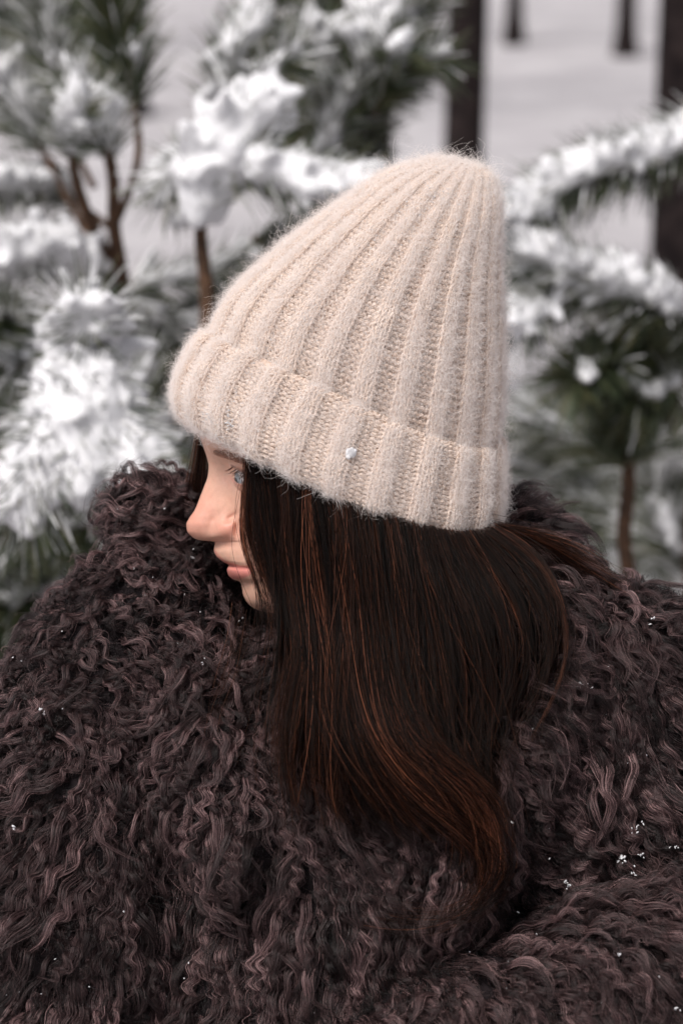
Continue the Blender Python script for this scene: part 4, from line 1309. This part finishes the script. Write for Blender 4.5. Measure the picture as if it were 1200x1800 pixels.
B(pa, oa, [(300, 900, 1.2), (262, 790, 1.2), (250, 700, 1.2), (285, 600, 1.2)], (.005, .003), (.0, 1, 620), [(.1, 1, 90, .010, .006, .06)], 151, .35, .07)
B(pa, oa, [(215, 520, 1.1), (265, 560, 1.1), (310, 610, 1.15), (345, 690, 1.15)], (.006, .003), (.0, 1, 420), [(.1, 1, 80, .010, .006, .055)], 152, .4, .065)
B(pa, oa, [(330, 850, 1.1), (300, 780, 1.05), (262, 730, 1.0), (225, 640, 1.0)], (.005, .003), (.0, 1, 520), [(.2, 1, 80, .010, .006, .055)], 153, .3, .07)
B(pa, oa, [(90, 700, 1.2), (60, 600, 1.15), (10, 560, 1.1), (-40, 570, 1.1)], (.005, .003), (.0, 1, 700), [(.1, 1, 60, .010, .006, .055)], 154, .25, .07)
B(pa, oa, [(150, 350, 1.25), (60, 240, 1.25), (20, 120, 1.25), (10, -20, 1.25)], (.005, .003), (.3, 1, 900), [(.5, 1, 40, .012, .006, .055)], 155, .2, .075)
B(pa, oa, [(205, 330, 1.25), (150, 130, 1.25), (120, 20, 1.25), (110, -40, 1.25)], (.005, .003), (.45, 1, 900), [(.6, 1, 14, .012, .006, .055)], 156, .06, .075)

B(pa, oa, [(215, 515, 1.1), (290, 500, 1.1), (380, 480, 1.1), (470, 440, 1.1)], (.007, .003), (.05, 1, 420), [(.05, 1, 70, .011, .008, .05)], 161, .4, .06)
B(pa, oa, [(212, 520, 1.12), (262, 560, 1.12), (330, 560, 1.12), (420, 530, 1.12)], (.007, .003), (.05, 1, 420), [(.05, 1, 80, .011, .006, .055)], 162, .45, .06)

# --- the pine on the other side of the hat
pb, ob_ = pine_root(1230, 900, 1.8, "young pine with two long snowy boughs reaching in behind the back of the hat", "young snowy pines near the person")
tv, tf = tube(np.concatenate([[ob_ + np.array([0, 0, -.1])], [W(1230, 900, 1.8)], [W(1240, 560, 1.7)], [W(1235, 200, 1.52)]]), [.026, .021, .017, .012], 12)
mesh_obj("trunk", tv, clean_faces(tf), M_TWIG, pb, origin=ob_)
B(pb, ob_, [(1235, 215, 1.05), (1140, 265, 1.0), (1040, 310, .96), (950, 352, .94), (885, 385, .92)], (.007, .004), (.0, 1, 1300), [(.0, .98, 210, .013, .012, .045), (.0, .9, 60, .018, .018, .025), (.0, .45, 30, .018, .002, .045)], 201, .45, .07)
B(pb, ob_, [(1235, 560, 1.0), (1150, 540, .96), (1040, 500, .93), (950, 455, .92), (885, 430, .92)], (.007, .004), (.0, 1, 1200), [(.0, 1, 240, .013, .014, .05), (.0, .95, 70, .019, .020, .03), (.4, 1, 50, .012, -.025, .05)], 202, .45, .07)
B(pb, ob_, [(1010, 480, .95), (960, 520, .92), (920, 560, .9)], (.005, .003), (.0, 1, 360), [(.0, 1, 80, .013, .006, .045)], 203, .5, .065)
B(pb, ob_, [(1100, 1040, 1.05), (1101, 860, 1.0), (1098, 760, 1.0), (1090, 680, 1.0), (1078, 610, 1.0)], (.011, .008), (.5, 1, 1700), [(.6, 1, 16, .010, .0, .055)], 204, .03, .07, None, (35, 85))
B(pb, ob_, [(1150, 640, 1.05), (1100, 640, .98), (1050, 650, .93), (1010, 670, .9)], (.005, .003), (.0, 1, 1100), [(.1, 1, 12, .012, .008, .05)], 205, .03, .065)
B(pb, ob_, [(1230, 660, 1.05), (1180, 670, 1.0), (1140, 690, .97), (1110, 700, .95)], (.005, .003), (.0, 1, 520), [(.0, .8, 34, .013, .006, .04)], 206, .2, .065)
B(pb, ob_, [(1240, 620, 1.1), (1190, 610, 1.05), (1120, 590, 1.0)], (.005, .003), (.0, 1, 520), [(.0, .7, 30, .013, .010, .04)], 207, .2, .07)
B(pb, ob_, [(1230, 900, 1.3), (1130, 830, 1.4), (1040, 780, 1.45), (930, 740, 1.5)], (.006, .004), (.0, 1, 900), [(.1, 1, 70, .010, .006, .06)], 208, .4, .08)
B(pb, ob_, [(1230, 960, 1.3), (1120, 930, 1.4), (1010, 860, 1.5), (900, 800, 1.55)], (.006, .004), (.0, 1, 900), [(.1, 1, 80, .011, .006, .06)], 209, .35, .08)
B(pb, ob_, [(1230, 1030, 1.3), (1180, 930, 1.3), (1165, 860, 1.3), (1160, 800, 1.3)], (.006, .004), (.0, 1, 700), [(.1, 1, 90, .013, .006, .05)], 210, .5, .08)
B(pb, ob_, [(1230, 1100, 1.35), (1120, 1050, 1.4), (1000, 960, 1.5), (920, 900, 1.55)], (.006, .004), (.0, 1, 800), [(.1, 1, 90, .012, .006, .06)], 211, .35, .08)

# a small low pine further back, dusted all over
pc, oc = pine_root(1010, 1150, 3.27, "small low frosted pine between the collar and the brown stem behind the shoulder", "young snowy pines near the person")
tv, tf = tube(np.concatenate([[oc + np.array([0, 0, -.05])], [W(1010, 1150, 3.27)], [W(1000, 900, 3.27)], [W(1000, 690, 3.27)]]), [.02, .016, .010, .004], 10)
mesh_obj("trunk", tv, clean_faces(tf), M_TWIG, pc, origin=oc)
gq = np.random.default_rng(400)
for k in range(15):
    y0 = 740 + k * 24; L = 60 + k * 7; sg = 1 if k % 2 else -1
    B(pc, oc, [(1003, y0, 2.3), (1003 + sg * L * .6, y0 - 14 + gq.normal() * 8, 2.25 + gq.normal() * .12), (1003 + sg * L * 1.25, y0 - 10 + gq.normal() * 20, 2.2 + gq.normal() * .25)], (.005, .002), (.0, 1, 420), [(.0, 1, 34, .013, .006, .07)], 401 + k, .45, .085)
# and one behind the brim on the face side
pd, od = pine_root(290, 1150, 3.13, "hazy small pine seen between the wedge of snow and the brim of the hat", "young snowy pines near the person")
tv, tf = tube(np.concatenate([[od + np.array([0, 0, -.05])], [W(290, 1150, 3.13)], [W(290, 800, 3.13)], [W(290, 520, 3.13)]]), [.02, .016, .010, .004], 10)
mesh_obj("trunk", tv, clean_faces(tf), M_TWIG, pd, origin=od)
for k in range(14):
    y0 = 640 + k * 36; L = 70 + k * 8; sg = 1 if k % 2 else -1
    B(pd, od, [(290, y0, 2.2), (290 + sg * L * .6, y0 - 10 + gq.normal() * 8, 2.15 + gq.normal() * .12), (290 + sg * L * 1.2, y0 - 4 + gq.normal() * 20, 2.1 + gq.normal() * .25)], (.005, .002), (.0, 1, 420), [(.0, 1, 30, .013, .006, .07)], 451 + k, .4, .085)
